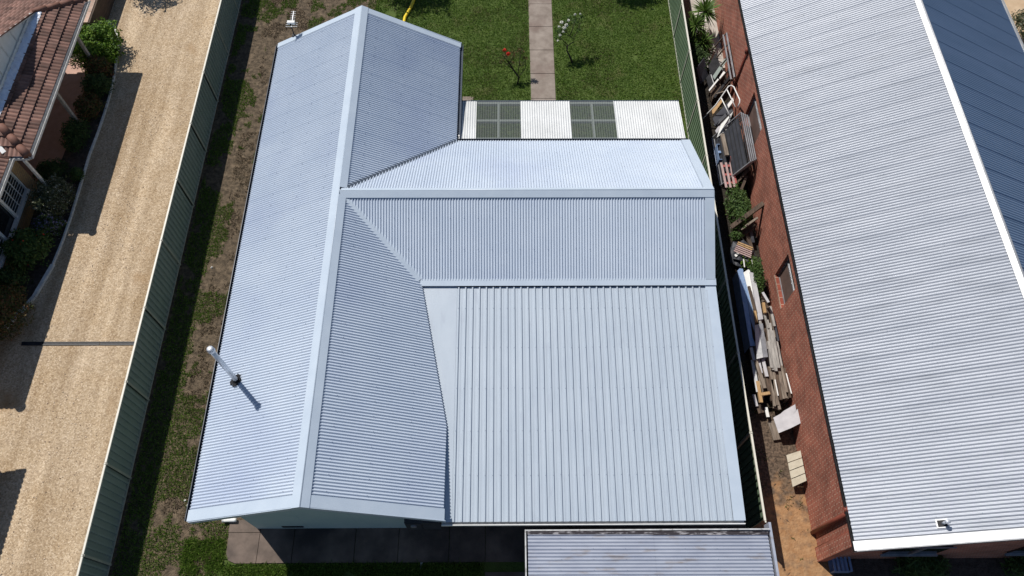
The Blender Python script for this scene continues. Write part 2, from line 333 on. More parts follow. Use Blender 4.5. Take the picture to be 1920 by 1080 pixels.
def wave(kind, t):
    """height 0..1 for phase t in 0..1"""
    if kind == 'sine': return .5 + .5 * math.cos(2 * math.pi * t)
def corr(mb, P0, U, V, u0, u1, vlo, vhi, pitch=.076, h=.032, kind='sine', lap=10, screws=None, N=None, seg=8, lapd=.08):
    """corrugated sheet: waves along U, running along V between vlo(u) and vhi(u); second material slot = screws"""
    P0, U, V = Vector(P0), Vector(U).normalized(), Vector(V).normalized(); N = Vector(N) if N else U.cross(V).normalized()
    if N.z < 0: N = -N
    us = []
    n0 = math.floor(u0 / pitch); n1 = math.ceil(u1 / pitch)
    for k in range(n0, n1 + 1):
        if kind == 'sine':
            js = [(j / seg, .5 + .5 * math.cos(2 * math.pi * j / seg)) for j in range(seg)]
        elif kind == 'rib':
            js = [(0, 0), (.06, 1), (.22, 1), (.28, 0), (.5, .0), (.53, .12), (.6, .12), (.63, 0)]
        else:
            js = [(0, 0), (.05, 1), (.34, 1), (.39, 0)]
        lp = lap and (k % lap == 0)
        for a, hh in js:
            if lp and .3 < a < .7 and kind == 'sine': hh -= lapd
            us.append(((k + a) * pitch, hh))
    us = [(max(u0, min(u1, u)), hh) for u, hh in us if u0 - pitch * .3 <= u <= u1 + pitch * .3]
    prev = None
    for u, hh in us:
        a, b = vlo(u), vhi(u)
        if b - a < .003: prev = None; continue
        n = len(mb.v)
        o = N * (hh * h)
        mb.v.append(tuple(P0 + U * u + V * a + o)); mb.v.append(tuple(P0 + U * u + V * b + o))
        if prev is not None:
            mb.f.append((prev, n, n + 1, prev + 1)); mb.m.append(0)
        prev = n
    if screws:
        step, every = screws; k = 0; u = math.ceil(u0 / pitch) * pitch
        cu = math.ceil(u0 / pitch)
        while cu * pitch < u1 - .02:
            if cu % every == 0:
                u = cu * pitch + (0 if kind != 'rib' else .14 * pitch); a, b = vlo(u), vhi(u); v = math.ceil((a + .05) / step) * step
                while v < b - .03:
                    p = P0 + U * u + V * (v + random.uniform(-.012, .012)) + N * h; s = .006
                    mb.hexa([p - U * s - V * s, p + U * s - V * s, p + U * s + V * s, p - U * s + V * s,
                             p - U * s - V * s + N * .009, p + U * s - V * s + N * .009, p + U * s + V * s + N * .009, p - U * s + V * s + N * .009], 1)
                    v += step
            cu += 1

def tiles(mb, P0, U, V, u0, u1, vlo, vhi, pitch=.15, course=.34, h=.042, lift=.045):
    P0, U, V = Vector(P0), Vector(U).normalized(), Vector(V).normalized(); N = U.cross(V).normalized()
    if N.z < 0: N = -N
    vm = max(vhi(u0 + (u1 - u0) * i / 40) for i in range(41)); seg = 6
    nu = int((u1 - u0) / pitch * seg); cols = []
    K = int(vm / course) + 1
    for i in range(nu + 1):
        u = u0 + (u1 - u0) * i / nu; hh = h * abs(math.sin(math.pi * (u / pitch))) ** .8
        a, b = vlo(u), vhi(u); col = []
        for k in range(K):
            for s in (0, 1):
                v0 = (k + s) * course; v = max(a, min(b, v0))
                jit = .004 * noise.noise(Vector((math.floor(u / pitch / 2) * 3.1, k * 2.7, 0)))
                p = P0 + U * u + V * v + N * (hh + lift * (1 - s) + jit)
                mb.v.append(tuple(p)); idx = len(mb.v) - 1; mb.uv[idx] = (u, k * course + .1); col.append((idx, v))
        cols.append(col)
    for i in range(nu):
        c0, c1 = cols[i], cols[i + 1]
        for k in range(2 * K - 1):
            if abs(c0[k + 1][1] - c0[k][1]) + abs(c1[k + 1][1] - c1[k][1]) < 1e-5 and k % 2 == 0: continue
            if k % 2 == 1:
                a, b = vlo(u0 + (u1 - u0) * i / nu), vhi(u0 + (u1 - u0) * i / nu)
                if not (a < (k + 1) // 2 * course < b): continue
            mb.f.append((c0[k][0], c1[k][0], c1[k + 1][0], c0[k + 1][0])); mb.m.append(0)

def rnd_dir():
    z = random.uniform(-1, 1); t = random.uniform(0, 2 * math.pi); r = math.sqrt(1 - z * z)
    return Vector((r * math.cos(t), r * math.sin(t), z))
def leaves(mb, c, rad, n, size, asp=.5, seed=0, lump=.35, mi=0, low=-.6, fill=.35):
    c = Vector(c)
    for _ in range(n):
        d = rnd_dir()
        if d.z < low: d.z = -d.z
        k = 1 + lump * noise.noise(d * 2.3 + Vector((seed * 7.3, seed, 0))) + .5 * lump * noise.noise(d * 6 + Vector((0, seed * 3.3, 0)))
        r = (fill + (1 - fill) * random.random() ** .45) * k
        p = c + Vector((d.x * rad[0] * r, d.y * rad[1] * r, d.z * rad[2] * r))
        if p.z < .02: p.z = .02 + random.random() * .05
        a = (rnd_dir() + d * .8 + Vector((0, 0, .5))).normalized(); x = a.cross(rnd_dir()).normalized(); y = a.cross(x)
        s = size * random.uniform(.6, 1.3); x = x * s; y = y * (s * asp)
        mb.quad(p - x, p - y * .9 + a * s * .15, p + x, p + y * .9 + a * s * .15, mi)

def bush(name, label, cat, c, rad, n, size, mat, asp=.5, seed=1, flower=None, group=None, lump=.4, low=-.6):
    t = thing(name, label, cat, (c[0], c[1], 0), group)
    mb = MB(); leaves(mb, c, rad, n, size, asp, seed, lump, low=low); part(mb, 'foliage', mat, t)
    st = MB()
    for i in range(7):
        d = rnd_dir(); d.z = abs(d.z) + .4
        st.tube([(c[0] + d.x * .05, c[1] + d.y * .05, -.03), (c[0] + d.x * rad[0] * .3, c[1] + d.y * rad[1] * .3, c[2] * .5),
                 (c[0] + d.x * rad[0] * .6, c[1] + d.y * rad[1] * .6, c[2] + rad[2] * .3)], .018, 5, r1=.006)
    part(st, 'stem', 'bark', t)
    if flower:
        fb = MB(); leaves(fb, c, (rad[0] * 1.03, rad[1] * 1.03, rad[2] * 1.04), flower[1], flower[2], .8, seed, lump, low=-.1, fill=.85); tag(part(fb, 'flower', flower[0], t), kind='stuff')
    return t

# ================================================================== SETTING
Z1, Z2, Z3 = .004, .008, .012
g = MB(); g.box(-250, 250, -250, 250, -.6, 0); struct(g, 'ground', 'earth')
def sheet(name, pts, z, mat, th=None):
    mb = MB()
    mb.poly([(p[0], p[1], z) for p in pts]); return struct(mb, name, mat)
sheet('gravel_driveway', [(-18.5, -6), (-10.86, -6), (-10.86, 40), (-18.5, 40)], Z1, 'gravel')
sheet('side_yard', [(-10.8, -6), (-6.5, -6), (-6.5, 24), (-3.0, 27), (-3.0, 40), (-10.8, 40)], Z1, 'earthgrass')
sheet('lawn', [(-5.6, 20), (-1.6, 15), (6.72, 15), (6.72, 40), (-4.4, 40), (-5.2, 26)], Z2, 'lawnbase')
sheet('front_lawn', [(-8.3, -4), (6.7, -4), (6.7, 5), (-7.2, 4.3), (-7.6, 3.95), (-7.9, 4.02), (-8.1, 3.7), (-8.0, 3.5), (-8.3, 3.3), (-8.15, 3.0), (-8.4, 2.6)], Z2, 'lawnbase')
sheet('neighbour_yard', [(6.8, -6), (8.9, -6), (8.9, 24), (6.8, 24)], Z1, 'alley')
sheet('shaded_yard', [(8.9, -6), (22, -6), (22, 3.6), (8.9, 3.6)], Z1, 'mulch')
sheet('concrete_yard', [(7.75, 21.6), (9.3, 21.6), (9.3, 34), (7.4, 34), (7.6, 24)], Z2, 'palecon')
sheet('sandy_yard', [(17, 10), (60, 10), (60, 60), (17, 60)], Z1, 'sandpale')
# garden bed by the left house, along the kerb
kerb = [(-16.08, 24.14), (-15.6, 23.75), (-15.34, 23.25), (-15.16, 22.6), (-14.96, 21.0), (-14.90, 20.06), (-14.89, 19.15), (-14.90, 18.4), (-14.95, 17.4), (-14.93, 16.5), (-14.9, 14.7), (-14.92, 13.7), (-14.99, 12.8), (-15.26, 11.6), (-15.9, 10.4), (-16.6, 9.8)]
sheet('garden_bed', kerb + [(-18, 9.6), (-18, 24.2)], Z2, 'mulch')
sheet('porch_floor', [(-18, 15.9), (-15.95, 15.9), (-15.9, 17.55), (-15.55, 19.2), (-15.85, 20.2), (-15.85, 21.9), (-18, 22.3)], Z3, 'porch')
mb = MB()
for a, b in zip(kerb[:-2], kerb[1:-1]):
    a3, b3 = Vector((a[0], a[1], .04)), Vector((b[0], b[1], .04)); w_ = .055 if a[1] > 13 else .12
    if 22.6 > a[1] > 21.2 : continue
    d = (b3 - a3); mb.bar(a3, b3 - d.normalized() * .012, w_, .1)
tag(part(mb, 'garden_kerb', 'kerb', None), 'white painted concrete edging curving along the garden bed beside the gravel', 'kerb')
# concrete garden path of separate slabs
mb = MB(); ys = [19.0, 20.02, 21.28, 22.52, 23.8, 25.1, 26.4, 27.7]
for a, b in zip(ys[:-1], ys[1:]): mb.box(.96 + random.uniform(-.01, .01), 1.89, a + .011, b - .011, -.05, .035 + random.uniform(-.004, .004))
mb.box(.99, 1.86, 19, 27.7, -.05, .012)
struct(mb, 'path', 'concrete')
# slab round the house front
mb = MB()
def slab(x0, x1, y0, y1): mb.box(x0 + .0035, x1 - .0035, y0 + .0035, y1 - .0035, -.1, .05)
mb.prism([(-7.42, 3.36, -.1), (-6.86, 3.36, -.1), (-6.86, 4.17, -.1), (-7.72, 4.17, -.1), (-7.70, 3.62, -.1), (-7.62, 3.44, -.1)][::-1], (0, 0, .15))
slab(-7.74, -6.86, 4.18, 4.52)
for x0, x1 in ((-6.85, -5.9), (-5.89, -4.2), (-4.19, -3.0), (-2.99, -1.6), (-1.59, -.6), (-.59, 1.8), (1.81, 4.2), (4.21, 6.7)): slab(x0, x1, 3.36, 4.4)
slab(-.6, .5, 2.2, 3.1); slab(-.6, .5, .8, 2.18)
slab(-2.0, 6.6, 4.41, 10.3)
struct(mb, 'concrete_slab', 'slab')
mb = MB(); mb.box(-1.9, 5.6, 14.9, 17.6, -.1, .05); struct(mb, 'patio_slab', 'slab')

# ================================================================== MAIN HOUSE
S = .508
house = thing('house', 'large house with pale blue grey corrugated metal roof, in the middle of the photo', 'house', (-2, 10, 0))
xe, xr, xw, zr, ze = -1.518, -4.536, -7.554, 4.919, 3.386
yf, yb = 3.796, 19.379
# walls
mb = MB()
HW = ze - .07
mb.box(-6.95, -2.0, 4.28, 18.9, 0, HW)
for y_ in (4.28, 18.78): mb.prism([(-7.3, y_, HW), (-2.0, y_, HW), (-2.0, y_, ze + .17), (xr, y_, zr - .1), (-7.3, y_, ze + .05)], (0, .12, 0))
mb.box(-1.998, 5.3, 10.3, 14.9, 0, ze - .1)
for x in (-5.5, -4.1, -2.9): mb.box(x, x + .012, 4.276, 4.28, .1, HW)
part(mb, 'wall', 'wallgreen', house)
mb = MB(); mb.box(-7.5, -6.96, 3.85, 19.2, HW - .03, HW - .005); part(mb, 'soffit', 'white', house)
mb = MB(); mb.box(-6.2, -5.6, 4.275, 4.3, .22, .38)
for k in range(4): mb.box(-6.18, -5.62, 4.262, 4.28, .24 + k * .035, .255 + k * .035)
part(mb, 'wall_vent', 'blackmetal', house)
mb = MB(); mb.box(-2.62, -1.72, 4.02, 4.3, 1.15, 2.0); mb.box(-2.58, -2.2, 4.0, 4.02, 1.2, 1.95)
meter = part(mb, 'meter_box', 'charcoal', house)
mb = MB(); mb.tube([(-2.4, 4.0, 1.75), (-2.4, 3.96, 1.75)], .08, 16); part(mb, 'dial', 'steel', meter)
mb = MB(); mb.tube([(-7.9, 4.5, .12), (-7.6, 4.5, .12), (-7.55, 4.5, .12)], .055, 10); mb.tube([(-7.9, 4.5, .12), (-7.93, 4.5, .12)], .065, 10); part(mb, 'waste_pipe', 'white', house, True)
# west slope
V_w = (xr - xw, 0, zr - ze); Lw = Vector(V_w).length
mb = MB(); corr(mb, (xw, 0, ze), (0, 1, 0), V_w, yf + .02, yb - .02, lambda u: 0, lambda u: Lw - .05, screws=(.95, 5)); part(mb, 'roof_sheet', ['roof', 'screw'], house)
# east slope, cut by both valleys and by the flat roof
def east_lo(y):  # distance up-slope (from the eave) at which the sheet starts
    if y > 15.21: x = xe
    elif y > 12.261: x = xr + (y - 12.261)
    elif y > 10.078: x = xr + (12.261 - y)
    elif y > 6.121: x = -2.316 + (10.078 - y) / (10.078 - 6.121) * .797
    else: x = xe
    return (xe - min(x, xe)) / (xe - xr) * Lw
mb = MB(); corr(mb, (xe, 0, ze), (0, 1, 0), (xr - xe, 0, zr - ze), yf + .02, yb - .02, east_lo, lambda u: Lw - .05, screws=(.95, 5)); part(mb, 'roof_sheet', ['roof', 'screw'], house)
# wing, back slope and front slope
xR = 5.656; yr = 12.261; yeb = 15.241
Vb = Vector((0, yr - yeb, zr - ze)); Lb = Vb.length
mb = MB(); corr(mb, (0, yeb, ze), (1, 0, 0), Vb, xr + .03, xR - .2, lambda x: max(0, (yeb - (yr + (x - xr))) / (yeb - yr) * Lb), lambda x: Lb - .04, screws=(.95, 5)); part(mb, 'roof_sheet', ['roof', 'screw'], house)
ys_ = 10.078; zs = zr - S * (yr - ys_); Vf = Vector((0, yr - ys_, zr - zs)); Lf = Vf.length
mb = MB(); corr(mb, (0, ys_, zs), (1, 0, 0), Vf, xr + .05, xR - .2, lambda x: max(0, ((yr - (x - xr)) - ys_) / (yr - ys_) * Lf), lambda x: Lf - .1, screws=(.85, 5)); part(mb, 'roof_sheet', ['roof', 'screw'], house)
# flat section: ribbed sheet, plain flashing plates round it
yF, zF, yT, zT = 3.818, 3.08, 10.09, 3.74
def zflat(y): return zF + (y - yF) * (zT - zF) / (yT - yF)
VF = Vector((0, yT - yF, zT - zF)); LF = VF.length
mb = MB(); corr(mb, (0, yF, zF), (1, 0, 0), VF, -1.329, 5.50, lambda x: 0, lambda x: LF - .165, pitch=.187, h=.038, kind='rib', lap=0, screws=(1.1, 1)); part(mb, 'flat_roof_sheet', ['roofflat', 'screw'], house)
mb = MB()
pl = [(-1.518, yF), (-1.329, yF), (-1.329, yT), (-2.316, yT), (-1.993, 8.446), (-1.661, 6.833), (-1.518, 6.074)]
mb.prism([(x, y, zflat(y) - .01) for x, y in pl], (0, 0, .018)); part(mb, 'flashing_plate', 'roofflat', house)
mb = MB()
bl = [(-2.316, 10.10), (-1.99, 8.45), (-1.66, 6.84), (-1.518, 6.10), (-1.518, yF)]
for (x0, y0), (x1, y1) in zip(bl[:-1], bl[1:]):
    z0 = zr - (x0 - xr) * (zr - ze) / (xe - xr); z1 = zr - (x1 - xr) * (zr - ze) / (xe - xr)
    mb.quad((x0, y0, z0 - .005), (x1, y1, z1 - .005), (x1, y1, min(zflat(y1), z1) - .01), (x0, y0, min(zflat(y0), z0) - .01))
part(mb, 'upstand', 'flash', house)
# underside so the carport has a ceiling
mb = MB(); mb.prism([(-1.5, yF + .04, zflat(yF) - .16), (5.6, yF + .04, zflat(yF) - .16), (5.6, yT, zflat(yT) - .16), (-1.5, yT, zflat(yT) - .16)], (0, 0, .12)); part(mb, 'ceiling', 'charcoal', house)
for x in (-.2, 2.6, 5.4):
    mb = MB(); mb.box(x, x + .09, 4.35, 4.44, .05, zflat(4.4) - .1); part(mb, 'post', 'charcoal', house)
def strip(name, a, b, off, th=.012, mat='flash', lift=.022, parent=None):
    """flat flashing lying on a slope: edge a-b plus offset vector off"""
    a, b, off = Vector(a), Vector(b), Vector(off); n = (b - a).cross(off).normalized()
    if n.z < 0: n = -n
    mb = MB(); p = [a + n * lift, b + n * lift, b + off + n * lift, a + off + n * lift]
    mb.prism(p, n * th); return part(mb, name, mat, parent or house)
wv = Vector((-1, 0, -S)).normalized(); ev = Vector((1, 0, -S)).normalized(); bv = Vector((0, 1, -(zr - ze) / (yeb - yr))).normalized(); fv = Vector((0, -1, -S)).normalized()
# ridge caps
strip('ridge_cap', (xr, yf - .02, zr + .012), (xr, yb + .02, zr + .012), wv * .235)
strip('ridge_cap', (xr, yf - .02, zr + .012), (xr, yr - .12, zr + .012), ev * .195)
strip('ridge_cap', (xr, yr + .12, zr + .012), (xr, yb + .02, zr + .012), ev * .195)
strip('ridge_cap', (xr + .05, yr, zr + .018), (xR + .02, yr, zr + .018), bv * .085)
strip('ridge_cap', (xr + .02, yr, zr + .018), (xR + .02, yr, zr + .018), fv * .2)
mb = MB(); mb.tube([(xr, yf - .02, zr + .032), (xr, yb + .02, zr + .032)], .017, 8); mb.tube([(xr, yr, zr + .04), (xR + .02, yr, zr + .04)], .019, 8); part(mb, 'ridge_roll', 'flash', house, True)
# barge caps front/back on both slopes with fascia
for y0, s_, wd in ((yf, 1, .27), (yb, -1, .20)):
    strip('barge_cap', (xr - .0, y0, zr - .0), (xw - .02, y0, ze - .01), (0, s_ * wd, 0), lift=.021)
    strip('barge_cap', (xr + .0, y0, zr - .0), (xe + .02, y0, ze - .01), (0, s_ * wd, 0), lift=.021)
    mb = MB(); yy = y0 - s_ * .02
    for xx in (xw, xe + .06):
        mb.prism([(xr, yy, zr - .14), (xr, yy, zr + .03), (xx, yy, ze + .02), (xx, yy, ze - .15)], (0, s_ * .02, 0))
    part(mb, 'fascia', 'flash', house)
# wing verge and flat roof verge
strip('verge_cap', (xR + .04, yr, zr), (xR + .04, yeb, ze), (-.27, 0, 0), lift=.026)
strip('verge_cap', (xR + .04, yr, zr), (xR + .04, ys_ + .02, zs), (-.26, 0, 0), lift=.026)
strip('verge_cap', (xR + .12, yF, zF), (xR + .05, yT - .02, zT), (-.29, 0, 0), lift=.024)
mb = MB(); mb.prism([(xR + .02, yr, zr), (xR + .02, yeb, ze), (xR + .02, yeb, ze - .18), (xR + .02, yr, zr - .3), (xR + .02, ys_, zs - .3), (xR + .02, ys_, zs)], (.02, 0, 0))
part(mb, 'fascia', 'flash', house)
# step flashing between wing and flat roof
strip('step_flashing', (-2.33, ys_ + .04, zs - .0), (xR + .06, ys_ + .04, zs - .0), (0, -.19, -.045), lift=.022)
# valleys
a_, b_ = Vector((xr + .08, yr - .08, zr - .04)), Vector((-2.316, ys_ + .02, zs + .005)); sd_ = Vector((.085, .085, 0)); a_.z += .018; b_.z += .018
mb = MB(); mb.prism([a_ - sd_ * .6, b_ - sd_, b_ + sd_, a_ + sd_ * .6][::-1], (0, 0, .022)); part(mb, 'valley_tray', 'flash', house)
a_, b_ = Vector((xr + .05, yr + .05, zr - .02)), Vector((xe + .0, yeb + .0, ze)); sd_ = Vector((.05, -.05, 0)); a_.z += .022; b_.z += .022
mb = MB(); mb.prism([a_ - sd_, b_ - sd_, b_ + sd_, a_ + sd_], (0, 0, .014)); part(mb, 'valley_gutter', 'gutter', house)
# gutters
def gutter(a, b, w=.11, d=.09, lip=None):
    a, b = Vector(a), Vector(b); mb = MB(); mb.bar(a - Vector((0, 0, d)), b - Vector((0, 0, d)), w, .012); dd = (b - a).normalized(); s = dd.cross(Vector((0, 0, 1))) * (w / 2)
    mb.bar(a + s - Vector((0, 0, d / 2)), b + s - Vector((0, 0, d / 2)), .014, d); mb.bar(a - s - Vector((0, 0, d / 2)), b - s - Vector((0, 0, d / 2)), .014, d); return mb
part(gutter((xw - .03, yf + .02, ze + .01), (xw - .03, yb - .05, ze + .01)), 'gutter', 'gutter', house)
part(gutter((xe + .05, yeb + .12, ze + .01), (xe + .05, yb - .05, ze + .01)), 'gutter', 'gutter', house)
part(gutter((xe + .02, yeb + .06, ze - .02), (xR - .0, yeb + .06, ze - .02), .09), 'gutter', 'gutter', house)
mb = MB(); mb.box(-1.58, xR + .12, yF - .075, yF - .055, zF - .12, zF - .02); mb.box(-1.58, xR + .12, yF - .055, yF + .05, zF - .12, zF - .105); part(mb, 'front_gutter', 'white', house)
mb = MB(); mb.tube([(xe + .12, yeb + .3, .1), (xe + .12, yeb + .3, 3.2), (xe + .06, yeb + .25, 3.32)], .04, 8); part(mb, 'downpipe', 'white', house, True)
# flue
fb = Vector((-6.858, 7.220, 3.741))
mb = MB(); mb.tube([fb + Vector((0, 0, -.1)), fb + Vector((0, 0, 1.92))], .062, 20); flue = part(mb, 'flue', 'chimney', house, True)
mb = MB(); mb.tube([fb + Vector((0, 0, 1.88)), fb + Vector((0, 0, 1.99))], .088, 20); mb.tube([fb + Vector((0, 0, 1.99)), fb + Vector((0, 0, 2.02))], .088, 20, r1=.05); part(mb, 'cap', 'chimney', flue, True)
mb = MB(); N_ = Vector((-S, 0, 1)).normalized(); q1 = Vector((1, 0, S)).normalized(); q2 = Vector((0, 1, 0))
for i in range(10):
    t0 = 2 * math.pi * i / 10; t1 = t0 + .5; rr = .15 + .03 * (i % 2)
    mb.prism([fb + N_ * .02, fb + N_ * .03 + (q1 * math.cos(t0) + q2 * math.sin(t0)) * rr, fb + N_ * .03 + (q1 * math.cos(t0 + .7) + q2 * math.sin(t0 + .7)) * rr], N_ * .03)
mb.tube([fb, fb + Vector((0, 0, .13))], .11, 12, r1=.068); part(mb, 'boot', 'boot', flue)
# patio roof at the back with two clear windows
pyB, pzB, pyF, pzF = 15.374, 3.304, 17.082, 3.114
VP = Vector((0, pyB - pyF, pzB - pzF)); LP = VP.length
segs = [(-1.537, -.93, 0), (-.93, .4745, 1), (.4745, 2.069, 0), (2.069, 3.483, 1), (3.483, 5.60, 0)]
for x0, x1, cl in segs:
    mb = MB(); zz = .0 if not cl else -.004
    corr(mb, (0, pyF, pzF + zz), (1, 0, 0), VP, x0, x1, lambda x: 0, lambda x: LP, screws=None if cl else (.8, 4), pitch=.076, h=.024)
    part(mb, 'skylight' if cl else 'patio_roof_sheet', 'clear' if cl else ['offwhite', 'screw'], house)
    if cl:
        xm = (x0 + x1) / 2
        mb = MB(); mb.box(xm - .035, xm + .035, pyB, pyF, 0, .02)
        mb.v = [(v[0], v[1], v[2] + pzF - .045 + (pyF - v[1]) / (pyF - pyB) * (pzB - pzF)) for v in mb.v]
        part(mb, 'skylight_joint', 'white', house)
        mb = MB(); ym = (pyB + pyF) / 2; zm = (pzB + pzF) / 2; mb.box(x0, x1, ym - .035, ym + .035, zm - .045, zm - .025); part(mb, 'skylight_batten', 'white', house)
mb = MB()
for yy in (pyF - .05, (pyF + pyB) / 2, pyB + .05): mb.box(-1.5, 5.58, yy - .04, yy + .04, pzF - .12 + (pyF - yy) * .11, pzF - .02 + (pyF - yy) * .11)
part(mb, 'purlin', 'white', house)
mb = MB(); mb.box(-1.55, 5.62, pyF + .0, pyF + .05, pzF - .1, pzF + .0); part(mb, 'patio_gutter', 'gutter', house)
for x in (-1.4, 2.0, 5.45):
    mb = MB(); mb.box(x, x + .09, pyF - .12, pyF - .03, .05, pzF - .1); part(mb, 'patio_post', 'white', house)

# TV antenna on the back-left corner
ant = thing('tv_antenna', 'small silver television antenna on a black mast at the back corner of the house roof', 'antenna', (-6.95, 19.3, 3.5))
ab = Vector((-6.97, 19.42, 3.35)); tp = ab + Vector((-.02, 0, .85))
mb = MB(); mb.tube([ab, tp], .02, 8); mb.box(tp.x - .05, tp.x + .05, tp.y - .06, tp.y + .03, tp.z - .62, tp.z - .45); part(mb, 'mast', 'blackmetal', ant)
mb = MB(); e0 = tp + Vector((.03, -.08, -.06)); e1 = tp + Vector((.06, .5, .06)); mb.tube([e0, e1], .014, 6); bo = part(mb, 'boom', 'steel', ant)
mb = MB()
for i in range(9):
    q = e0.lerp(e1, .02 + i * .12); L_ = .19 if i < 3 else .08; mb.tube([q - Vector((L_, 0, 0)), q + Vector((L_, 0, 0))], .008, 6)
mb.box(tp.x - .1, tp.x + .14, tp.y + .0, tp.y + .1, tp.z - .03, tp.z + .05)
part(mb, 'element', 'white', ant)
mb = MB(); mb.tube([tp + Vector((.0, 0, -.78)), tp + Vector((.30, -.02, -.73))], .012, 6); mb.tube([tp + Vector((.30, -.02, -.71)), tp + Vector((.28, .05, -.58))], .02, 6); part(mb, 'bracket', 'steel', ant)

# ================================================================== FENCES
def fence(name, label, X, y0, n, h, face, matS, group, panel=2.365, side=1, rail='cream', y_end=None):
    """corrugated metal fence along Y; side=+1: posts/rails seen from +X"""
    t = thing(name, label, 'fence', (X, y0, 0))
    for i in range(n):
        a = y0 + i * panel; b = a + panel
        if y_end is not None and False: pass
        mb = MB(); corr(mb, (X - .02, 0, .08), (0, 1, 0), (0, 0, 1), a + .03, b - .03, lambda u: 0, lambda u: h - .12, pitch=.197, h=.045, kind='trap', lap=0, N=(1, 0, 0), seg=4)
        part(mb, 'panel', matS, t)
        mb = MB(); mb.box(X - .045, X + .045, b - .03, b + .03, 0, h - .02); part(mb, 'post', 'fencepost', t)
        mb = MB(); mb.box(X - .026, X + .026, a + .032, b - .032, h - .05, h); mb.box(X - .02, X + .02, a - .02, a + .02, h, h + .012); part(mb, 'top_rail', rail, t)
        mb = MB(); mb.box(X - .03, X + .03, a + .032, b - .032, .03, .08); part(mb, 'bottom_rail', 'fencepost', t)
    return t
fence('metal_fence', 'dark green corrugated metal fence with cream top rail along the gravel driveway', -10.83, 3.347 - 2.365 * 2, 13, 1.56, 1, 'fence', None)
fence('metal_fence', 'green corrugated metal fence with cream top rail in front of the red brick wall', 6.71, 4.06, 10, 1.72, -1, 'fence2', None, panel=2.39)

# ================================================================== FRONT SHED
shed = thing('garden_shed', 'weathered galvanised shed with rusty edge strip at the bottom of the photo', 'shed', (3.4, 1.8, 0))
mb = MB(); mb.box(.6, 6.2, -.8, 3.5, 0, 2.82); part(mb, 'wall', 'galv', shed)
def zsh(x): return 3.0 - (x - .5) * .02
for x0, x1, dz in ((.50, 3.54, .006), (3.48, 6.33, 0)):
    mb = MB(); Vv = Vector((x1 - x0, 0, (zsh(x1) - zsh(x0)))); corr(mb, (x0, 0, zsh(x0) + dz), (0, 1, 0), Vv, -.9, 3.53, lambda u: random.uniform(0, .006), lambda u: Vv.length - random.uniform(0, .012), pitch=.082, h=.036, lap=9, screws=(.78, 3))
    part(mb, 'roof_sheet', ['galv', 'screw'], shed)
mb = MB(); mb.prism([(.50, 3.51, zsh(.5) + .03), (6.34, 3.51, zsh(6.34) + .03), (6.34, 3.60, zsh(6.34) + .03), (.50, 3.60, zsh(.5) + .03)], (0, 0, .008)); part(mb, 'edge_strip', 'rust', shed)
mb = MB(); mb.box(.46, 6.36, 3.62, 3.65, 2.72, 2.99); mb.box(.435, .465, -.9, 3.65, 2.75, 3.0); part(mb, 'trim', 'dullwhite', shed)
mb = MB(); mb.box(6.38, 6.44, -.9, 3.81, 2.55, 2.92); mb.box(6.44, 6.50, -.9, 3.79, 2.55, 2.565); part(mb, 'side_channel', 'galv', shed)

# ================================================================== RIGHT BUILDING
rb = thing('brick_house', 'long red brick building with bright unpainted corrugated metal roof on the right', 'house', (13.2, 15, 0))
bx0, bxr, bx1, bze, bzr, by0, by1 = 8.47, 13.22, 17.93, 2.72, 5.0, 3.16, 31.0
mb = MB(); WX = 8.53
# west wall with two real openings
wins = [(10.66, 11.86, .92, 2.22), (16.75, 18.35, 1.0, 2.2)]
ycur = 4.05; walls = []
mb.box(WX, WX + .24, 3.32, 3.68, 0, 2.62); mb.box(WX + .08, WX + .24, 3.68, 4.05, 0, 2.62)
for (a, b, c, d) in wins:
    mb.box(WX, WX + .24, ycur, a, 0, 2.62); mb.box(WX, WX + .24, a, b, 0, c); mb.box(WX, WX + .24, a, b, d, 2.62); ycur = b
mb.box(WX, WX + .24, ycur, by1 - .2, 0, 2.62)
part(mb, 'side_wall', 'brickred', rb)
mb = MB(); mb.box(WX + .24, 17.7, 3.40, 3.62, 0, 2.62); mb.prism([(WX + .3, 3.42, 2.62), (17.7, 3.42, 2.62), (bxr, 3.42, 4.85)], (0, .2, 0)); mb.box(17.5, 17.7, 3.62, by1 - .2, 0, 2.62); part(mb, 'front_wall', 'brickredx', rb)
mb = MB(); mb.box(WX + .01, WX + .1, 3.66, 3.70, 0, 2.6); mb.tube([(WX - .02, 4.09, .05), (WX - .02, 4.09, 2.6)], .05, 10); mb.tube([(WX - .02, 4.09, 2.6), (WX - .1, 4.2, 2.68)], .06, 10); part(mb, 'downpipe', 'pipered', rb, True)
mb = MB(); mb.tube([(WX - .02, 20.05, .05), (WX - .02, 20.05, 2.6)], .055, 10); mb.box(WX - .1, WX, 19.98, 20.12, 2.3, 2.5); part(mb, 'downpipe', 'pipered', rb, True)
for (a, b, c, d) in wins:
    mb = MB(); f_ = .05
    mb.box(WX + .10, WX + .15, a, b, c, c + f_); mb.box(WX + .10, WX + .15, a, b, d - f_, d); mb.box(WX + .10, WX + .15, a, a + f_, c + f_, d - f_); mb.box(WX + .10, WX + .15, b - f_, b, c + f_, d - f_); m_ = (c + d) / 2 + .2
    mb.box(WX + .10, WX + .15, a + f_, b - f_, m_, m_ + f_); wn = part(mb, 'window', 'steel', rb)
    mb = MB(); mb.box(WX + .12, WX + .13, a + f_, b - f_, c + f_, m_); part(mb, 'blind', 'curtain', wn)
    mb = MB(); mb.box(WX + .12, WX + .13, a + f_, b - f_, m_ + f_, d - f_); part(mb, 'pane', 'glass', wn)
    mb = MB(); n_ = int((b - a) / .12)
    for k in range(n_): yk = a + (b - a) * k / n_; mb.box(WX - .012, WX + .1, yk + .006, yk + (b - a) / n_ - .006, c - .09, c - .002)
    part(mb, 'sill', 'brickredx', wn)
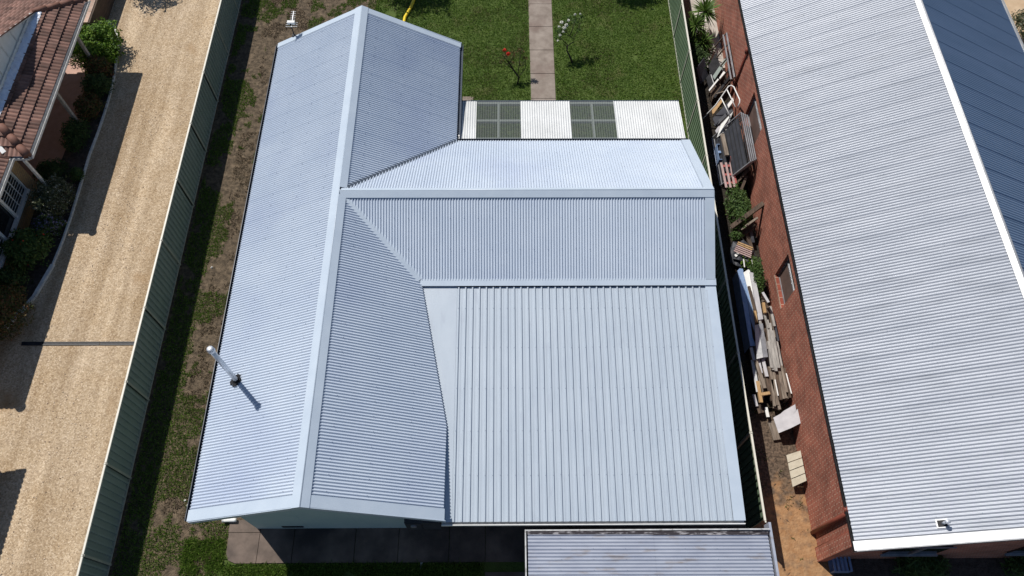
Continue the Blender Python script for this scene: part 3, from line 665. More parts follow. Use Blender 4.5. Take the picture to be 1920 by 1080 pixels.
for a, b in ((9.9, 11.3), (13.2, 14.6)):
    mb = MB(); mb.box(a, b, 3.36, 3.398, 1.0, 1.95); fw = part(mb, 'front_window', 'glass', rb)
    mb = MB(); mb.box(a - .05, b + .05, 3.33, 3.36, 1.95, 2.0); mb.box(a - .05, b + .05, 3.30, 3.36, .93, 1.0); mb.box((a + b) / 2 - .025, (a + b) / 2 + .025, 3.33, 3.36, 1.0, 1.95)
    part(mb, 'frame', 'steel', fw)
Vr = Vector((bxr - bx0, 0, bzr - bze)); Lr = Vr.length
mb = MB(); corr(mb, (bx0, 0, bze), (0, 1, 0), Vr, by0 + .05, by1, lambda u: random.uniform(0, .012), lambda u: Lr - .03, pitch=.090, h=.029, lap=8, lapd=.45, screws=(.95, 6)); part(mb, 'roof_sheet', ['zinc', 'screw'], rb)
mb = MB(); corr(mb, (bx1, 0, bze), (0, 1, 0), (bxr - bx1, 0, bzr - bze), by0 + .05, by1, lambda u: 0, lambda u: Lr - .03, pitch=.090, h=.024, lap=9, lapd=.5); tag(part(mb, 'roof_sheet', ['bluesheet', 'screw'], rb), 'dark blue far slope of the roof')  # far slope has its own blue sheet colour
rwv = Vector((-(bxr - bx0), 0, -(bzr - bze))).normalized(); rev = Vector((bx1 - bxr, 0, -(bzr - bze))).normalized()
strip('ridge_cap', (bxr, by0, bzr + .01), (bxr, by1, bzr + .01), rwv * .15, mat='zinccap', parent=rb, lift=.024)
strip('ridge_cap', (bxr, by0, bzr + .01), (bxr, by1, bzr + .01), rev * .05, mat='zinccap', parent=rb, lift=.024)
mb = MB(); mb.tube([(bxr + .01, by0, bzr + .04), (bxr + .01, by1, bzr + .04)], .022, 8); part(mb, 'ridge_roll', 'zinccap', rb, True)
strip('barge_cap', (bxr, by0, bzr), (bx0 - .03, by0, bze - .01), (0, .22, 0), mat='zinccap', parent=rb, lift=.026)
strip('barge_cap', (bxr, by0, bzr), (bx1 + .03, by0, bze - .01), (0, .22, 0), mat='zinccap', parent=rb, lift=.026)
mb = MB(); mb.prism([(bx0, by0 - .015, bze - .14), (bx0, by0 - .015, bze + .03), (bxr, by0 - .015, bzr + .03), (bx1, by0 - .015, bze + .03), (bx1, by0 - .015, bze - .14), (bxr, by0 - .015, bzr - .14)], (0, .015, 0)); part(mb, 'fascia', 'zinccap', rb)
mb = gutter((bx0 + .0, by0, bze - .01), (bx0 + .0, by1, bze - .01), .06, .1); part(mb, 'gutter', 'blackmetal', rb)
mb = gutter((bx1 + .05, by0, bze + .0), (bx1 + .05, by1, bze + .0), .12, .1); part(mb, 'gutter', 'zinccap', rb)
# roof vent
vb = Vector((10.25, 3.62, 0)); vb.z = bze + (vb.x - bx0) * (bzr - bze) / (bxr - bx0) + .02; un = Vector((bxr - bx0, 0, bzr - bze)).normalized(); nn = Vector((-un.z, 0, un.x))
mb = MB(); Yv = Vector((0, 1, 0)); mb.prism([vb - un * .13 - Yv * .1, vb + un * .13 - Yv * .1, vb + un * .13 + Yv * .1, vb - un * .13 + Yv * .1], nn * .03); vt = part(mb, 'vent', 'zinccap', rb)
mb = MB(); mb.prism([vb + nn * .032 - un * .1 - Yv * .075, vb + nn * .032 + un * .1 - Yv * .075, vb + nn * .032 + un * .1 + Yv * .075, vb + nn * .032 - un * .1 + Yv * .075], nn * .004); part(mb, 'vent_plate', 'boot', vt)
mb = MB(); mb.tube([vb, vb + Vector((0, 0, .24))], .035, 12); mb.tube([vb + Vector((0, 0, .22)), vb + Vector((0, 0, .29))], .055, 12); part(mb, 'vent_pipe', 'chimney', vt, True)

# ================================================================== LEFT HOUSE (terracotta tiles)
lh = thing('tiled_house', 'brick house with brown terracotta tile roof and white gable at the top left corner', 'house', (-18, 17, 0))
T = .42; ex, yS, yN, ez = -15.27, 15.42, 22.62, 2.4; gx = ex - 1.27; span = (yN - yS) / 2; ymid = (yS + yN) / 2
sl = math.sqrt(1 + T * T)
g0 = 1.27
# east hip slope up to the gablet base
mb = MB(); tiles(mb, (ex, 0, ez), (0, 1, 0), (-1, 0, T), yS, yN, lambda y: 0, lambda y: min(g0 * sl, (y - yS) * sl, (yN - y) * sl)); part(mb, 'roof_tiles', 'tile', lh)
# north slope and south slope, running west
mb = MB(); tiles(mb, (0, yN, ez), (1, 0, 0), (0, -1, T), -26, ex, lambda x: 0, lambda x: span * sl if x < gx + .1 else (ex - x) * sl); part(mb, 'roof_tiles', 'tile', lh)
mb = MB(); tiles(mb, (0, yS, ez), (1, 0, 0), (0, 1, T), -26, ex, lambda x: 0, lambda x: span * sl if x < gx + .1 else (ex - x) * sl); part(mb, 'roof_tiles', 'tile', lh)
zb = ez + g0 * T; ya, yc = yS + g0, yN - g0; zt = ez + span * T
mb = MB(); mb.prism([(gx - .03, ya, zb), (gx - .03, yc, zb), (gx - .03, ymid, zt)], (-.05, 0, 0)); part(mb, 'gable', 'white', lh)
mb = MB()
for yy in (ya, yc):
    mb.bar((gx + .0, yy, zb + .02), (gx + .0, ymid, zt + .02), .05, .17, up=(1, 0, 0)); 
mb.bar((gx + .01, ya + .2, zb + .1), (gx + .01, yc - .2, zb + .1), .04, .12)
for k in range(1, 6):
    yy = ya + (yc - ya) * k / 6; hz = (zt - zb) * (1 - abs(yy - ymid) / (yc - ymid)); mb.box(gx - .02, gx + .0, yy - .02, yy + .02, zb + .1, zb + hz - .05)
part(mb, 'gable_trim', 'kerb', lh)
mb = MB(); n_ = 34
for k in range(n_):
    y0_ = ya - .05 + (yc - ya + .1) * k / n_; y1_ = ya - .05 + (yc - ya + .1) * (k + 1) / n_; j0 = .012 * math.sin(k * 2.1); j1 = .012 * math.sin((k + 1) * 2.1)
    mb.quad((gx + .01, y0_, zb + .075 + j0), (gx + .26, y0_, zb - .085 + .055 + j0), (gx + .26, y1_, zb - .085 + .055 + j1), (gx + .01, y1_, zb + .075 + j1))
part(mb, 'gable_flashing', 'leadflash', lh)
def caps(parent, a, b, r=.11, L=.4):
    a, b = Vector(a), Vector(b); d = (b - a); n = int(d.length / L); mb = MB()
    for k in range(n):
        p0 = a + d * (k / n); p1 = a + d * ((k + 1.08) / n); mb.tube([p0 + Vector((0, 0, .03)), p1 + Vector((0, 0, .01))], r * 1.15, 12, r1=r)
    return part(mb, 'hip_tiles', 'tilecap', parent, True)
caps(lh, (ex, yN, ez + .02), (gx, yc, zb + .02), .1)
caps(lh, (ex, yS, ez + .02), (gx, ya, zb + .02), .12)
caps(lh, (-15.84, 9.2, ez + .02), (-15.84 - 3.1, 9.2 + 3.1, ez + 3.1 * T), .13)
caps(lh, (gx + .05, ymid, zt + .03), (-26, ymid, zt + .03))
# walls and porch
mb = MB(); mb.box(-25.9, -17.6, yS + .5, yN - .5, 0, 2.3); part(mb, 'wall', 'brickyel', lh)
part(gutter((ex + .05, yS, ez), (ex + .05, yN, ez), .11, .09), 'gutter', 'kerb', lh)
mb = MB(); mb.box(-17.6, ex, yS + .02, yN - .02, 2.24, 2.28); part(mb, 'porch_ceiling', 'kerb', lh)
for yy in (21.35, 18.65):
    mb = MB(); mb.box(ex - .36, ex - .26, yy - .05, yy + .05, 0, 2.24); part(mb, 'porch_post', 'timbergrey', lh)
# lower wing to the south, its eave set back a little
wx, wyS, wyN = -15.84, 9.2, 15.35
mb = MB(); tiles(mb, (wx, 0, ez), (0, 1, 0), (-1, 0, T), wyS, wyN, lambda y: 0, lambda y: min(3.5, (y - wyS) * sl + .01)); part(mb, 'roof_tiles', 'tile', lh)
mb = MB(); tiles(mb, (0, wyS, ez), (1, 0, 0), (0, 1, T), -26, wx, lambda x: 0, lambda x: min(3.5, (wx - x) * sl)); part(mb, 'roof_tiles', 'tile', lh)
part(gutter((wx + .05, wyS, ez), (wx + .05, wyN + .07, ez), .11, .09), 'gutter', 'kerb', lh)
part(gutter((wx + .05, wyN + .05, ez), (ex + .0, wyN + .05, ez), .09, .09), 'gutter', 'kerb', lh)
mb = MB(); mb.bar((-16.0, 15.5, ez + .12), (-17.3, 16.8, ez + .66), .14, .02); part(mb, 'valley_tray', 'white', lh)
WX2 = -16.25; wa, wb_, wc, wd_ = 12.3, 15.45, .62, 1.85
mb = MB(); mb.box(WX2 - .2, WX2, 9.8, wa, 0, 2.3); mb.box(WX2 - .2, WX2, wb_, 15.9, 0, 2.3); mb.box(WX2 - .2, WX2, wa, wb_, 0, wc); mb.box(WX2 - .2, WX2, wa, wb_, wd_, 2.3)
part(mb, 'wall', 'brickyel', lh)
mb = MB(); mb.box(-25, WX2 - .21, 9.8, 15.8, 0, 2.3); part(mb, 'wall', 'dark', lh)
mb = MB(); mb.box(WX2 - .14, WX2 - .12, wa, wb_, wc, wd_); gl = MB()
fr = MB(); f_ = .05
for a, b in ((wa, 13.35), (13.35, 14.3), (14.3, wb_)):
    fr.box(WX2 - .1, WX2 - .02, a, a + f_, wc, wd_); fr.box(WX2 - .1, WX2 - .02, b - f_, b, wc, wd_)
fr.box(WX2 - .1, WX2 + .03, wa, wb_, wc - .05, wc + .02); fr.box(WX2 - .1, WX2 - .02, wa, wb_, wd_ - .05, wd_)
wn = part(fr, 'window', 'white', lh)
part(mb, 'pane', 'glass', wn)
for q0, q1, ys2 in ((14.35, wb_ - .05, (14.7, 15.05)), (wa + .05, 13.3, (12.6, 12.95))):
    mb = MB()
    for k in range(9):
        z_ = wc + .1 + k * .125; mb.box(WX2 - .05, WX2 - .038, q0, q1, z_, z_ + .012)
    for yy in ys2: mb.box(WX2 - .055, WX2 - .03, yy, yy + .02, wc, wd_)
    part(mb, 'window_bars', 'white', wn)
mb = MB(); mb.box(-15.5, -15.42, 15.34, 15.42, 0, 2.3); part(mb, 'downpipe', 'kerb', lh)
# garage whose shade reaches the driveway at the lower left
ga = thing('garage', 'neighbouring garage beyond the lower left corner, seen only by its shadow on the gravel', 'garage', (-18, 4, 0))
mb = MB(); mb.box(-22, -15.6, -2, 7.0, 0, 2.3); part(mb, 'wall', 'brickyel', ga)
mb = MB(); tiles(mb, (-15.15, 0, 2.4), (0, 1, 0), (-1, 0, .3), -2.2, 7.35, lambda y: 0, lambda y: 3.6); tiles(mb, (-22.2, 0, 2.4), (0, 1, 0), (1, 0, .3), -2.2, 7.35, lambda y: 0, lambda y: 3.6); part(mb, 'roof_tiles', 'tile', ga)

# brick pier and its paved cap at the top of the bed
t = thing('brick_pier', 'low pink brick wall in sunlight beside the green bush at the top left', 'wall', (-16.2, 24.2, 0))
mb = MB(); mb.box(-16.75, -16.05, 23.05, 26.5, 0, .95); part(mb, 'wall', 'brickpink', t)
mb = MB(); mb.box(-16.045, -15.98, 23.05, 26.5, 0, .93); part(mb, 'end_face', 'timberdark', t)
# drain grate
t = thing('drain_channel', 'black steel channel drain laid across the gravel driveway', 'drain', (-13.3, 9.96, 0))
mb = MB(); 
for a, b in ((-15.2, -12.76), (-12.74, -10.95)):
    mb.box(a, b, 9.90, 9.925, 0, .03); mb.box(a, b, 9.995, 10.02, 0, .03); mb.box(a, b, 9.92, 10.0, 0, .012)
part(mb, 'channel', 'blackmetal', t)
mb = MB(); k = -15.18
while k < -10.97: mb.box(k, k + .012, 9.927, 9.993, .014, .024); k += .04
part(mb, 'grate', 'charcoal', t)

# ================================================================== PLANTS (left garden)
bush('shrub', 'bright green rounded shrub in full sun beside the tiled roof', 'bush', (-15.8, 22.35, .45), (.92, 1.0, .62), 8000, .05, L_bright, .6, 3, lump=.6)
bush('shrub', 'dark shrub with red tinged tips at the foot of the first porch post', 'bush', (-15.35, 21.15, .45), (.45, .42, .5), 1700, .045, L_red, .6, 5)
bush('shrub', 'dark green shrub on the kerb where the shadow begins', 'bush', (-15.25, 20.35, .4), (.55, .42, .45), 1900, .05, L_dark, .5, 6)
bush('shrub', 'rusty red leaved shrub between the two dark shrubs by the porch', 'bush', (-15.35, 19.35, .35), (.5, .5, .42), 1900, .045, L_red, .6, 8)
bush('shrub', 'feathery dark shrub in deep shade against the porch floor', 'bush', (-15.5, 18.1, .3), (.45, .7, .4), 1700, .07, L_dark, .3, 9)
bush('shrub', 'small bright green plant by the kerb below the porch step', 'bush', (-15.05, 16.35, .22), (.25, .25, .22), 500, .05, L_mid, .4, 10)
bush('shrub', 'broad dark shrub with pale flower specks outside the barred window', 'bush', (-15.35, 15.1, .6), (.62, .75, .62), 4200, .04, L_olive, .6, 11, flower=(L_petalw, 60, .018))
bush('lavender', 'purple flowering shrub in front of the window corner', 'bush', (-15.35, 14.15, .38), (.5, .45, .38), 1500, .035, L_dark, .6, 12, flower=(L_lav, 420, .028))
bush('shrub', 'dark leafy rose shrub with a few reddish leaves below the purple flowers', 'bush', (-15.75, 13.15, .5), (.75, .75, .52), 3300, .05, L_mid, .6, 13, flower=(L_petalr, 14, .03))
bush('shrub', 'small dark shrub left of the widest part of the white kerb', 'bush', (-16.05, 12.0, .4), (.6, .5, .42), 1600, .05, L_dark, .6, 14)
bush('shrub', 'large dense dark shrub with brownish tips beside the end of the drain', 'bush', (-15.75, 10.75, .6), (.85, .95, .65), 5200, .042, L_red, .55, 15)
bush('shrub', 'strappy dark plant under the corner of the tiled eave', 'bush', (-15.9, 16.4, .3), (.55, .5, .35), 1200, .09, L_dark, .18, 16)

# trees beyond the frame whose shade falls at the top edge
def tree(name, label, c, r, h, n, mat, seed):
    t = thing(name, label, 'tree', (c[0], c[1], 0))
    mb = MB(); mb.tube([(c[0], c[1], -.1), (c[0] + .08, c[1], h * .5), (c[0], c[1] + .1, h)], .14, 10, r1=.05)
    for i in range(9):
        d = rnd_dir(); d.z = abs(d.z) * .5; mb.tube([(c[0], c[1], h * random.uniform(.5, .9)), (c[0] + d.x * r * .8, c[1] + d.y * r * .8, h + d.z * r)], .045, 6, r1=.012)
    part(mb, 'trunk', 'bark', t, True)
    mb = MB(); leaves(mb, (c[0], c[1], h), (r, r, r * .7), n, .09, .45, seed, .45); part(mb, 'crown', mat, t)
tree('tree', 'leafy tree beyond the top edge, shading the lawn by the yellow hose', (-5.0, 27.6, 0), 1.35, 3.0, 3500, L_mid, 21)
tree('tree', 'leafy tree just beyond the top edge, shading the lawn near the green fence', (3.85, 27.45, 0), .95, 3.0, 2400, L_mid, 22)
tree('tree', 'tree beyond the top edge shading the far end of the gravel driveway', (-15.9, 27.35, 0), 1.0, 3.0, 1400, L_mid, 23)

# roses
def rose(label, trunk, twigs, clumps, flowers, petal, leafm, seed):
    random.seed(seed); b = at(*trunk[0]); t = thing('rose_bush', label, 'rose bush', (b.x, b.y, 0)); st = MB()
    P = [at(*q) for q in trunk]; P[0].z = -.03; st.tube(P, .042, 7, r1=.024)
    for tw in twigs:
        Q = [at(*q) for q in tw]; st.tube(Q, .017, 6, r1=.008)
        for i in range(4):
            q = Q[-1].lerp(Q[0], random.random() * .6); st.tube([q, q + rnd_dir() * .1 + Vector((0, 0, .05)), q + rnd_dir() * .2 + Vector((0, 0, .12))], .007, 4, r1=.004)
    part(st, 'stem', 'bark', t, True); lb = MB()
    for x, y, z, r_, n in clumps: leaves(lb, at(x, y, z), (r_, r_, r_ * .7), n, .036, .6, seed, .4, fill=.15)
    part(lb, 'foliage', leafm, t)
    for x, y, z, r_ in flowers:
        fb = MB(); leaves(fb, at(x, y, z), (r_, r_, r_ * .8), 45, r_ * .55, .8, 1, .1, fill=.4); part(fb, 'flower', petal, t)
rose('rose bush with bare dark stems and two red flowers, left of the concrete path', [(970, 158, 0), (973, 145, .25), (962, 130, .5), (953, 116, .75)],
     [[(953, 116, .75), (943, 104, 1.0), (945, 97, 1.1)], [(962, 130, .5), (950, 121, .75), (941, 110, .9)], [(971, 140, .3), (974, 118, .7), (976, 95, 1.05)], [(955, 120, .7), (962, 106, .95), (966, 98, 1.1)], [(972, 145, .25), (985, 128, .5), (984, 108, .8)]],
     [(948, 106, 1.0, .13, 50), (976, 95, 1.05, .15, 70), (964, 100, 1.05, .13, 45), (984, 108, .8, .14, 40), (942, 115, .85, .12, 35), (960, 120, .7, .13, 30), (978, 122, .6, .12, 25)],
     [(946, 94, 1.15, .065), (953, 101, 1.12, .065)], L_petalr, L_red, 5)
rose('rose bush with white flowers and a crooked dark trunk, right of the concrete path', [(1074, 118, 0), (1069, 107, .2), (1063, 95, .4), (1064, 84, .6)],
     [[(1064, 86, .55), (1076, 78, .75), (1077, 74, .8), (1068, 67, 1.0), (1062, 60, 1.1)], [(1063, 90, .5), (1059, 82, .7)], [(1074, 72, .9), (1082, 60, 1.1), (1090, 40, 1.3)], [(1064, 84, .6), (1050, 70, .85), (1047, 60, 1.0)], [(1062, 62, 1.1), (1058, 45, 1.3)], [(1069, 66, 1.0), (1076, 48, 1.25), (1080, 32, 1.4)]],
     [(1052, 58, 1.1, .2, 130), (1062, 46, 1.25, .2, 140), (1078, 42, 1.3, .18, 90), (1090, 34, 1.35, .14, 50), (1046, 70, .95, .14, 60), (1070, 34, 1.35, .16, 60), (1084, 56, 1.15, .13, 35)],
     [(1053, 42, 1.4, .06), (1058, 52, 1.3, .07), (1062, 47, 1.35, .06), (1048, 50, 1.3, .045), (1056, 60, 1.2, .05), (1050, 66, 1.1, .05), (1066, 38, 1.4, .045), (1078, 27, 1.5, .04), (1088, 26, 1.5, .035), (1046, 76, 1.0, .035)], L_petalw, L_mid, 11)
random.seed(99)
# hose
t = MB(); pts = [(-3.68, 26.2, .05), (-3.72, 25.4, .06), (-3.85, 24.85, .05), (-4.05, 24.3, .06), (-4.1, 23.7, .05), (-4.4, 22.6, .05)]
t.tube(pts, .062, 10); tag(part(t, 'hose', 'hose', None, True), 'yellow flat hose trailing on the grass behind the house', 'hose')
t = MB(); a = Vector((-1.62, 20.0, .02)); t.box(-1.62, -1.3, 19.86, 20.1, 0, .05); t.box(-1.3, -1.22, 19.95, 20.08, 0, .04); tag(part(t, 'paving_stone', 'concrete', None), 'small paving stone on the lawn at the corner of the white patio roof', 'paver')

# ================================================================== GRASS
def grass(name, label, region, n, mat, hgt, dens, width=.012, z=.0, seed=0):
    mb = MB(); v, f = [], []
    x0, x1, y0, y1 = region; c = 0
    while c < n:
        x, y = random.uniform(x0, x1), random.uniform(y0, y1); c += 1
        if not dens(x, y): continue
        hh = hgt * random.uniform(.5, 1.3); a = random.uniform(0, 6.283); lx, ly = random.gauss(0, .6) * hh, random.gauss(0, .6) * hh
        w2 = width * random.uniform(.6, 1.4); dx, dy = math.cos(a) * w2, math.sin(a) * w2; k = len(v)
        v += [(x - dx, y - dy, z), (x + dx, y + dy, z), (x + lx * .5 + dx * .7, y + ly * .5 + dy * .7, z + hh * .7), (x + lx * 1.2, y + ly * 1.2, z + hh)]
        f += [(k, k + 1, k + 2), (k, k + 2, k + 3)]
    mb.v = v; mb.f = f; mb.m = [0] * len(f); o = mb.build(name, mat); tag(o, label, 'grass', kind='stuff'); return o
def nse(x, y, s, o=0): return noise.noise(Vector((x * s, y * s, o))) + .5 * noise.noise(Vector((x * s * 2.3, y * s * 2.3, o + 9))) + .25 * noise.noise(Vector((x * s * 6, y * s * 6, o + 4)))
def path_free(x, y): return not (.93 < x < 1.92)
grass('lawn_grass', 'short green mown grass of the back lawn', (-5.6, 6.7, 18.0, 26.5), 120000, GR, .05, lambda x, y: path_free(x, y) and nse(x, y, .9) > -.75 and not (x < -4.4 and nse(x, y, .8, 3) > .0), .011, .008)
grass('dry_grass', 'drier yellowish grass mixed through the lawn', (-5.6, 6.7, 18.0, 26.5), 60000, GRD, .045, lambda x, y: path_free(x, y) and nse(x, y, .7, 5) > .12 + max(0, x) * .06, .011, .008)
def side(x, y):
    e = nse(x, y, .75, 2); b = 0.12 + (-.55 if y < 9 else 0) + (.25 if -9.4 < x < -8.8 else 0) + (.2 if x > -8.5 and y > 9 else 0) + (-.3 if x < -9.9 else 0)
    if x > -7.75 and 3.3 < y < 21: return False
    return e > b
grass('weeds', 'patchy green weeds in the soil strip beside the house', (-10.7, -7.7, 2.2, 26.5), 110000, GR, .055, side, .011, .004)
grass('weeds', 'patchy green weeds in the soil behind the house', (-7.9, -4.3, 20.3, 26.5), 36000, GR, .05, lambda x, y: nse(x, y, .9, 6) > .02, .011, .004)
grass('dead_grass', 'dead straw coloured grass along the soil strip', (-9.7, -7.9, 2.2, 26.5), 34000, STRAW, .045, lambda x, y: nse(x, y, .9, 8) > .05, .012, .004)
grass('front_grass', 'thick green grass around the front concrete slab', (-8.9, -.65, 2.2, 4.2), 50000, GR, .075, lambda x, y: (y < 3.33 or (x < -7.75 and y < 4.0 + .3 * nse(x, y, 3, 1))) and nse(x, y, 1.2, 3) > (-.7 if x > -8.1 + .3 * nse(x, y, 2, 8) else .1), .012, .008)
grass('alley_weeds', 'sparse weeds on the sand between the fence and the brick wall', (6.85, 8.45, 2.4, 24), 16000, GRD, .05, lambda x, y: nse(x, y, 1.5, 3) > .35, .012, .004)

# ================================================================== YARD BEHIND THE GREEN FENCE
# yuccas
def yucca(label, c, h, r, n):
    t = thing('yucca', label, 'yucca', (c[0], c[1], 0)); mb = MB(); mb.tube([(c[0], c[1], -.05), (c[0], c[1], h)], .07, 8, r1=.05); part(mb, 'trunk', 'bark', t)
    mb = MB()
    for i in range(n):
        d = rnd_dir(); d.z = d.z * .8 + .25; d.normalize(); L_ = r * random.uniform(.75, 1.15); s = d.cross(Vector((0, 0, 1))).normalized() * .022; o = Vector((c[0], c[1], h)) + d * .04
        m1 = o + d * L_ * .55; e = o + d * L_ + Vector((0, 0, -.10 * r)); mb.quad(o - s * .6, o + s * .6, m1 + s, m1 - s); mb.tri(m1 - s, m1 + s, e)
    part(mb, 'leaves', L_yuc, t)
yucca('larger spiky yucca at the back, between the green fence and the pale concrete', at(1322, 22, 1.0)[:2], 1.0, .66, 170)
yucca('smaller spiky yucca in front of the larger one, touching the green fence', at(1303, 48, .9)[:2], .9, .55, 130)
yucca('low shaded yucca below the two sunlit ones behind the fence', at(1316, 80, .5)[:2], .5, .55, 120)
bush('shrub', 'dark shrub filling the corner under the yuccas', 'bush', (7.5, 22.2, .3), (.5, 1.1, .35), 1800, .06, L_dark, .4, 31)

def plank(a, b, w_, h_, mat, label, group=None, name='timber_plank', cat='plank', up=(0, 0, 1)):
    mb = MB(); mb.bar(a, b, w_, h_, up); o = part(mb, name, mat, None); return tag(o, label, cat, group)
# steel shelving frame lying along the wall
t = thing('steel_frame', 'long grey steel frame leaning on the brick wall beside the concrete yard', 'frame', (8.1, 21, 0))
A = [at(1362, 62, 1.2), at(1377, 145, 1.2)]; dn = Vector((-.45, 0, -1.15))
for q in (Vector((0, 0, 0)), Vector((-.1, 0, -.1))):
    mb = MB(); mb.bar(A[0] + q, A[1] + q, .05, .05); part(mb, 'rail', 'steel', t)
for k in range(5):
    p = A[0].lerp(A[1], k / 4); mb = MB(); mb.bar(p, p + dn, .04, .04); part(mb, 'upright', 'timberdark', t)
mb = MB(); mb.bar(A[0] + dn, A[1] + dn, .05, .05); part(mb, 'rail', 'steel', t)
def board(name, label, cat, p, th, mat, group=None):
    """flat board through four corner points"""
    p = [Vector(q) for q in p]; n = (p[1] - p[0]).cross(p[3] - p[0]).normalized()
    if n.z < 0: n = -n
    mb = MB(); mb.prism(p, -n * th); return tag(part(mb, name, mat, None), label, cat, group)
board('board', 'charcoal board standing beside the fence at the upper end of the clutter', 'board', [at(1306, 128, .7), at(1321, 108, .7), at(1328, 143, .25), at(1314, 158, .25)], .03, 'charcoal')
board('board', 'black panel lying flat between two pale strips near the yuccas', 'board', [at(1328, 124, .5), at(1343, 97, .5), at(1350, 122, .5), at(1337, 148, .5)], .04, 'blackmetal')
board('board', 'dark green board bridging the black panels beside the steel frame', 'board', [at(1336, 143, .62), at(1360, 108, .62), at(1364, 112, .62), at(1340, 149, .62)], .03, 'fence')
board('board', 'second black panel below the green board', 'board', [at(1324, 146, .45), at(1333, 135, .45), at(1338, 156, .45), at(1330, 168, .45)], .03, 'blackmetal')
board('board', 'thin white strip lying across the dark panels', 'board', [at(1329, 168, .55), at(1346, 147, .55), at(1348, 149, .55), at(1330, 171, .55)], .02, 'white')
board('board', 'pale grey strip lit by the sun at the edge of the concrete yard', 'board', [at(1322, 118, .3), at(1338, 83, .3), at(1342, 90, .3), at(1324, 124, .3)], .02, 'palecon')
board('board', 'short white strip beside the steel frame', 'board', [at(1348, 145, .5), at(1357, 132, .5), at(1360, 136, .5), at(1351, 150, .5)], .02, 'white')
board('board', 'dark brown crate lid under the top of the white tubular rail', 'board', [at(1330, 170, .35), at(1350, 150, .35), at(1352, 162, .35), at(1336, 186, .35)], .2, 'timberdark')
board('board', 'orange brown plywood piece seen through the white tubular rail', 'board', [at(1335, 206, .5), at(1352, 186, .5), at(1355, 190, .5), at(1336, 216, .5)], .03, 'timberorange')
board('board', 'wide charcoal panel below the orange plywood piece', 'board', [at(1336, 222, .45), at(1366, 190, .45), at(1372, 200, .45), at(1342, 234, .45)], .03, 'charcoal')
board('board', 'pale board lying under the inner bars of the white tubular rail', 'board', [at(1364, 196, .6), at(1374, 183, .6), at(1376, 189, .6), at(1366, 202, .6)], .03, 'white')
# white tubular rail
t = thing('tubular_rail', 'white tubular metal rail with rounded corners leaning over the dark panels', 'rail', at(1355, 190, 0))
P = [at(1318, 222, .35), at(1342, 197, .8), at(1362, 168, 1.25), at(1366, 162, 1.33), at(1371, 160, 1.36), at(1376, 163, 1.38), at(1380, 172, 1.38), at(1387, 187, 1.38), at(1387, 192, 1.36), at(1383, 202, 1.2)]
mb = MB(); mb.tube(P, .023, 10); part(mb, 'rail', 'white', t, True)
for a, b in (((1363, 168, 1.25), (1379, 201, 1.2)), ((1352, 183, 1.02), (1368, 216, .95))):
    mb = MB(); mb.tube([at(*a), at(*b)], .02, 8); part(mb, 'bar', 'white', t, True)
# stack of metal gate panels leaning on the wall
def gate(label, dx, yA, yB, mat):
    t = thing('grille_panel', label, 'panel', (8.2 - dx, (yA + yB) / 2, 0), 'grille panels leaning on the brick wall')
    top, bot = Vector((8.46 - dx, 0, 1.42)), Vector((7.78 - dx * 1.1, 0, .05)); Y = Vector((0, 1, 0))
    mb = MB()
    for e in (top, bot): mb.bar(e + Y * yA, e + Y * yB, .035, .035)
    for yy in (yA, yB): mb.bar(top + Y * yy, bot + Y * yy, .035, .035)
    part(mb, 'frame', 'steel', t)
    mb = MB()
    for k in range(1, 9): e = top.lerp(bot, k / 9); mb.bar(e + Y * (yB + .03), e + Y * (yA - .03), .03, .014)
    part(mb, 'slats', mat, t)
for i in range(4):
    gate(['outermost dark slatted metal panel of the stack leaning on the brick wall', 'second slatted metal panel of the leaning stack, behind the outermost one', 'third slatted metal panel of the leaning stack, near the wall', 'innermost slatted metal panel touching the brick wall'][i], .21 - i * .065, 18.1 - i * .04, 15.95 + i * .03, 'blackmetal')
board('board', 'black sheet lying against the slatted metal panels', 'board', [Vector((8.16, 16.0, 1.22)), Vector((8.16, 18.0, 1.22)), Vector((7.62, 17.9, .1)), Vector((7.62, 16.0, .1))], .02, 'charcoal')
board('board', 'white triangular board beside the far end of the slatted panels', 'board', [at(1344, 258, .4), at(1352, 232, .6), at(1375, 208, 1.0), at(1361, 245, .5)], .02, 'white')
board('board', 'narrow pale board lying left of the white triangular board', 'board', [at(1341, 245, .35), at(1356, 224, .35), at(1359, 228, .35), at(1344, 250, .35)], .03, 'fibro')
plank(at(1354, 252, .75), at(1363, 292, .75), .13, .09, 'timber', 'thick weathered post lying beside the slatted metal panels')
# pallet
t = thing('pallet', 'faded pink and red wooden pallet standing on edge beside the slatted panels', 'pallet', at(1365, 320, 0))
for k, (dx, mt) in enumerate(((0, 'pinkwood'), (.13, 'pinkwood'), (.26, 'pinkwood'))):
    a = at(1352, 305, .62) + Vector((dx * 1.25, 0, 0)); b = at(1362, 352, .62) + Vector((dx * 1.1, 0, 0)); mb = MB(); mb.bar(a, b, .075, .03); part(mb, 'slat', mt, t)
for k in range(3):
    a = at(1352 + k * 5, 312 + k * 16, .56); mb = MB(); mb.bar(a, a + Vector((.36, .02, 0)), .09, .05); part(mb, 'bearer', 'red', t)
mb = MB(); mb.prism([at(1368, 292, .66), at(1372, 294, .66), at(1382, 343, .6), at(1376, 344, .6)], (0, 0, -.3)); part(mb, 'side_board', 'red', t)
t = thing('crate', 'dark blue plastic crate in the shade beside the pink pallet', 'crate', at(1352, 290, 0))
p = at(1351, 285, .3); mb = MB(); mb.box(p.x - .09, p.x + .09, p.y - .35, p.y + .35, 0, .04); 
for (a, b, c, d) in ((-.1, -.085, -.35, .35), (.085, .1, -.35, .35), (-.085, .085, -.35, -.33), (-.085, .085, .33, .35)): mb.box(p.x + a, p.x + b, p.y + c, p.y + d, .041, .32)
mb.box(p.x - .08, p.x + .08, p.y - .05, p.y + .05, .3, .31); part(mb, 'shell', 'bluegrey', t)
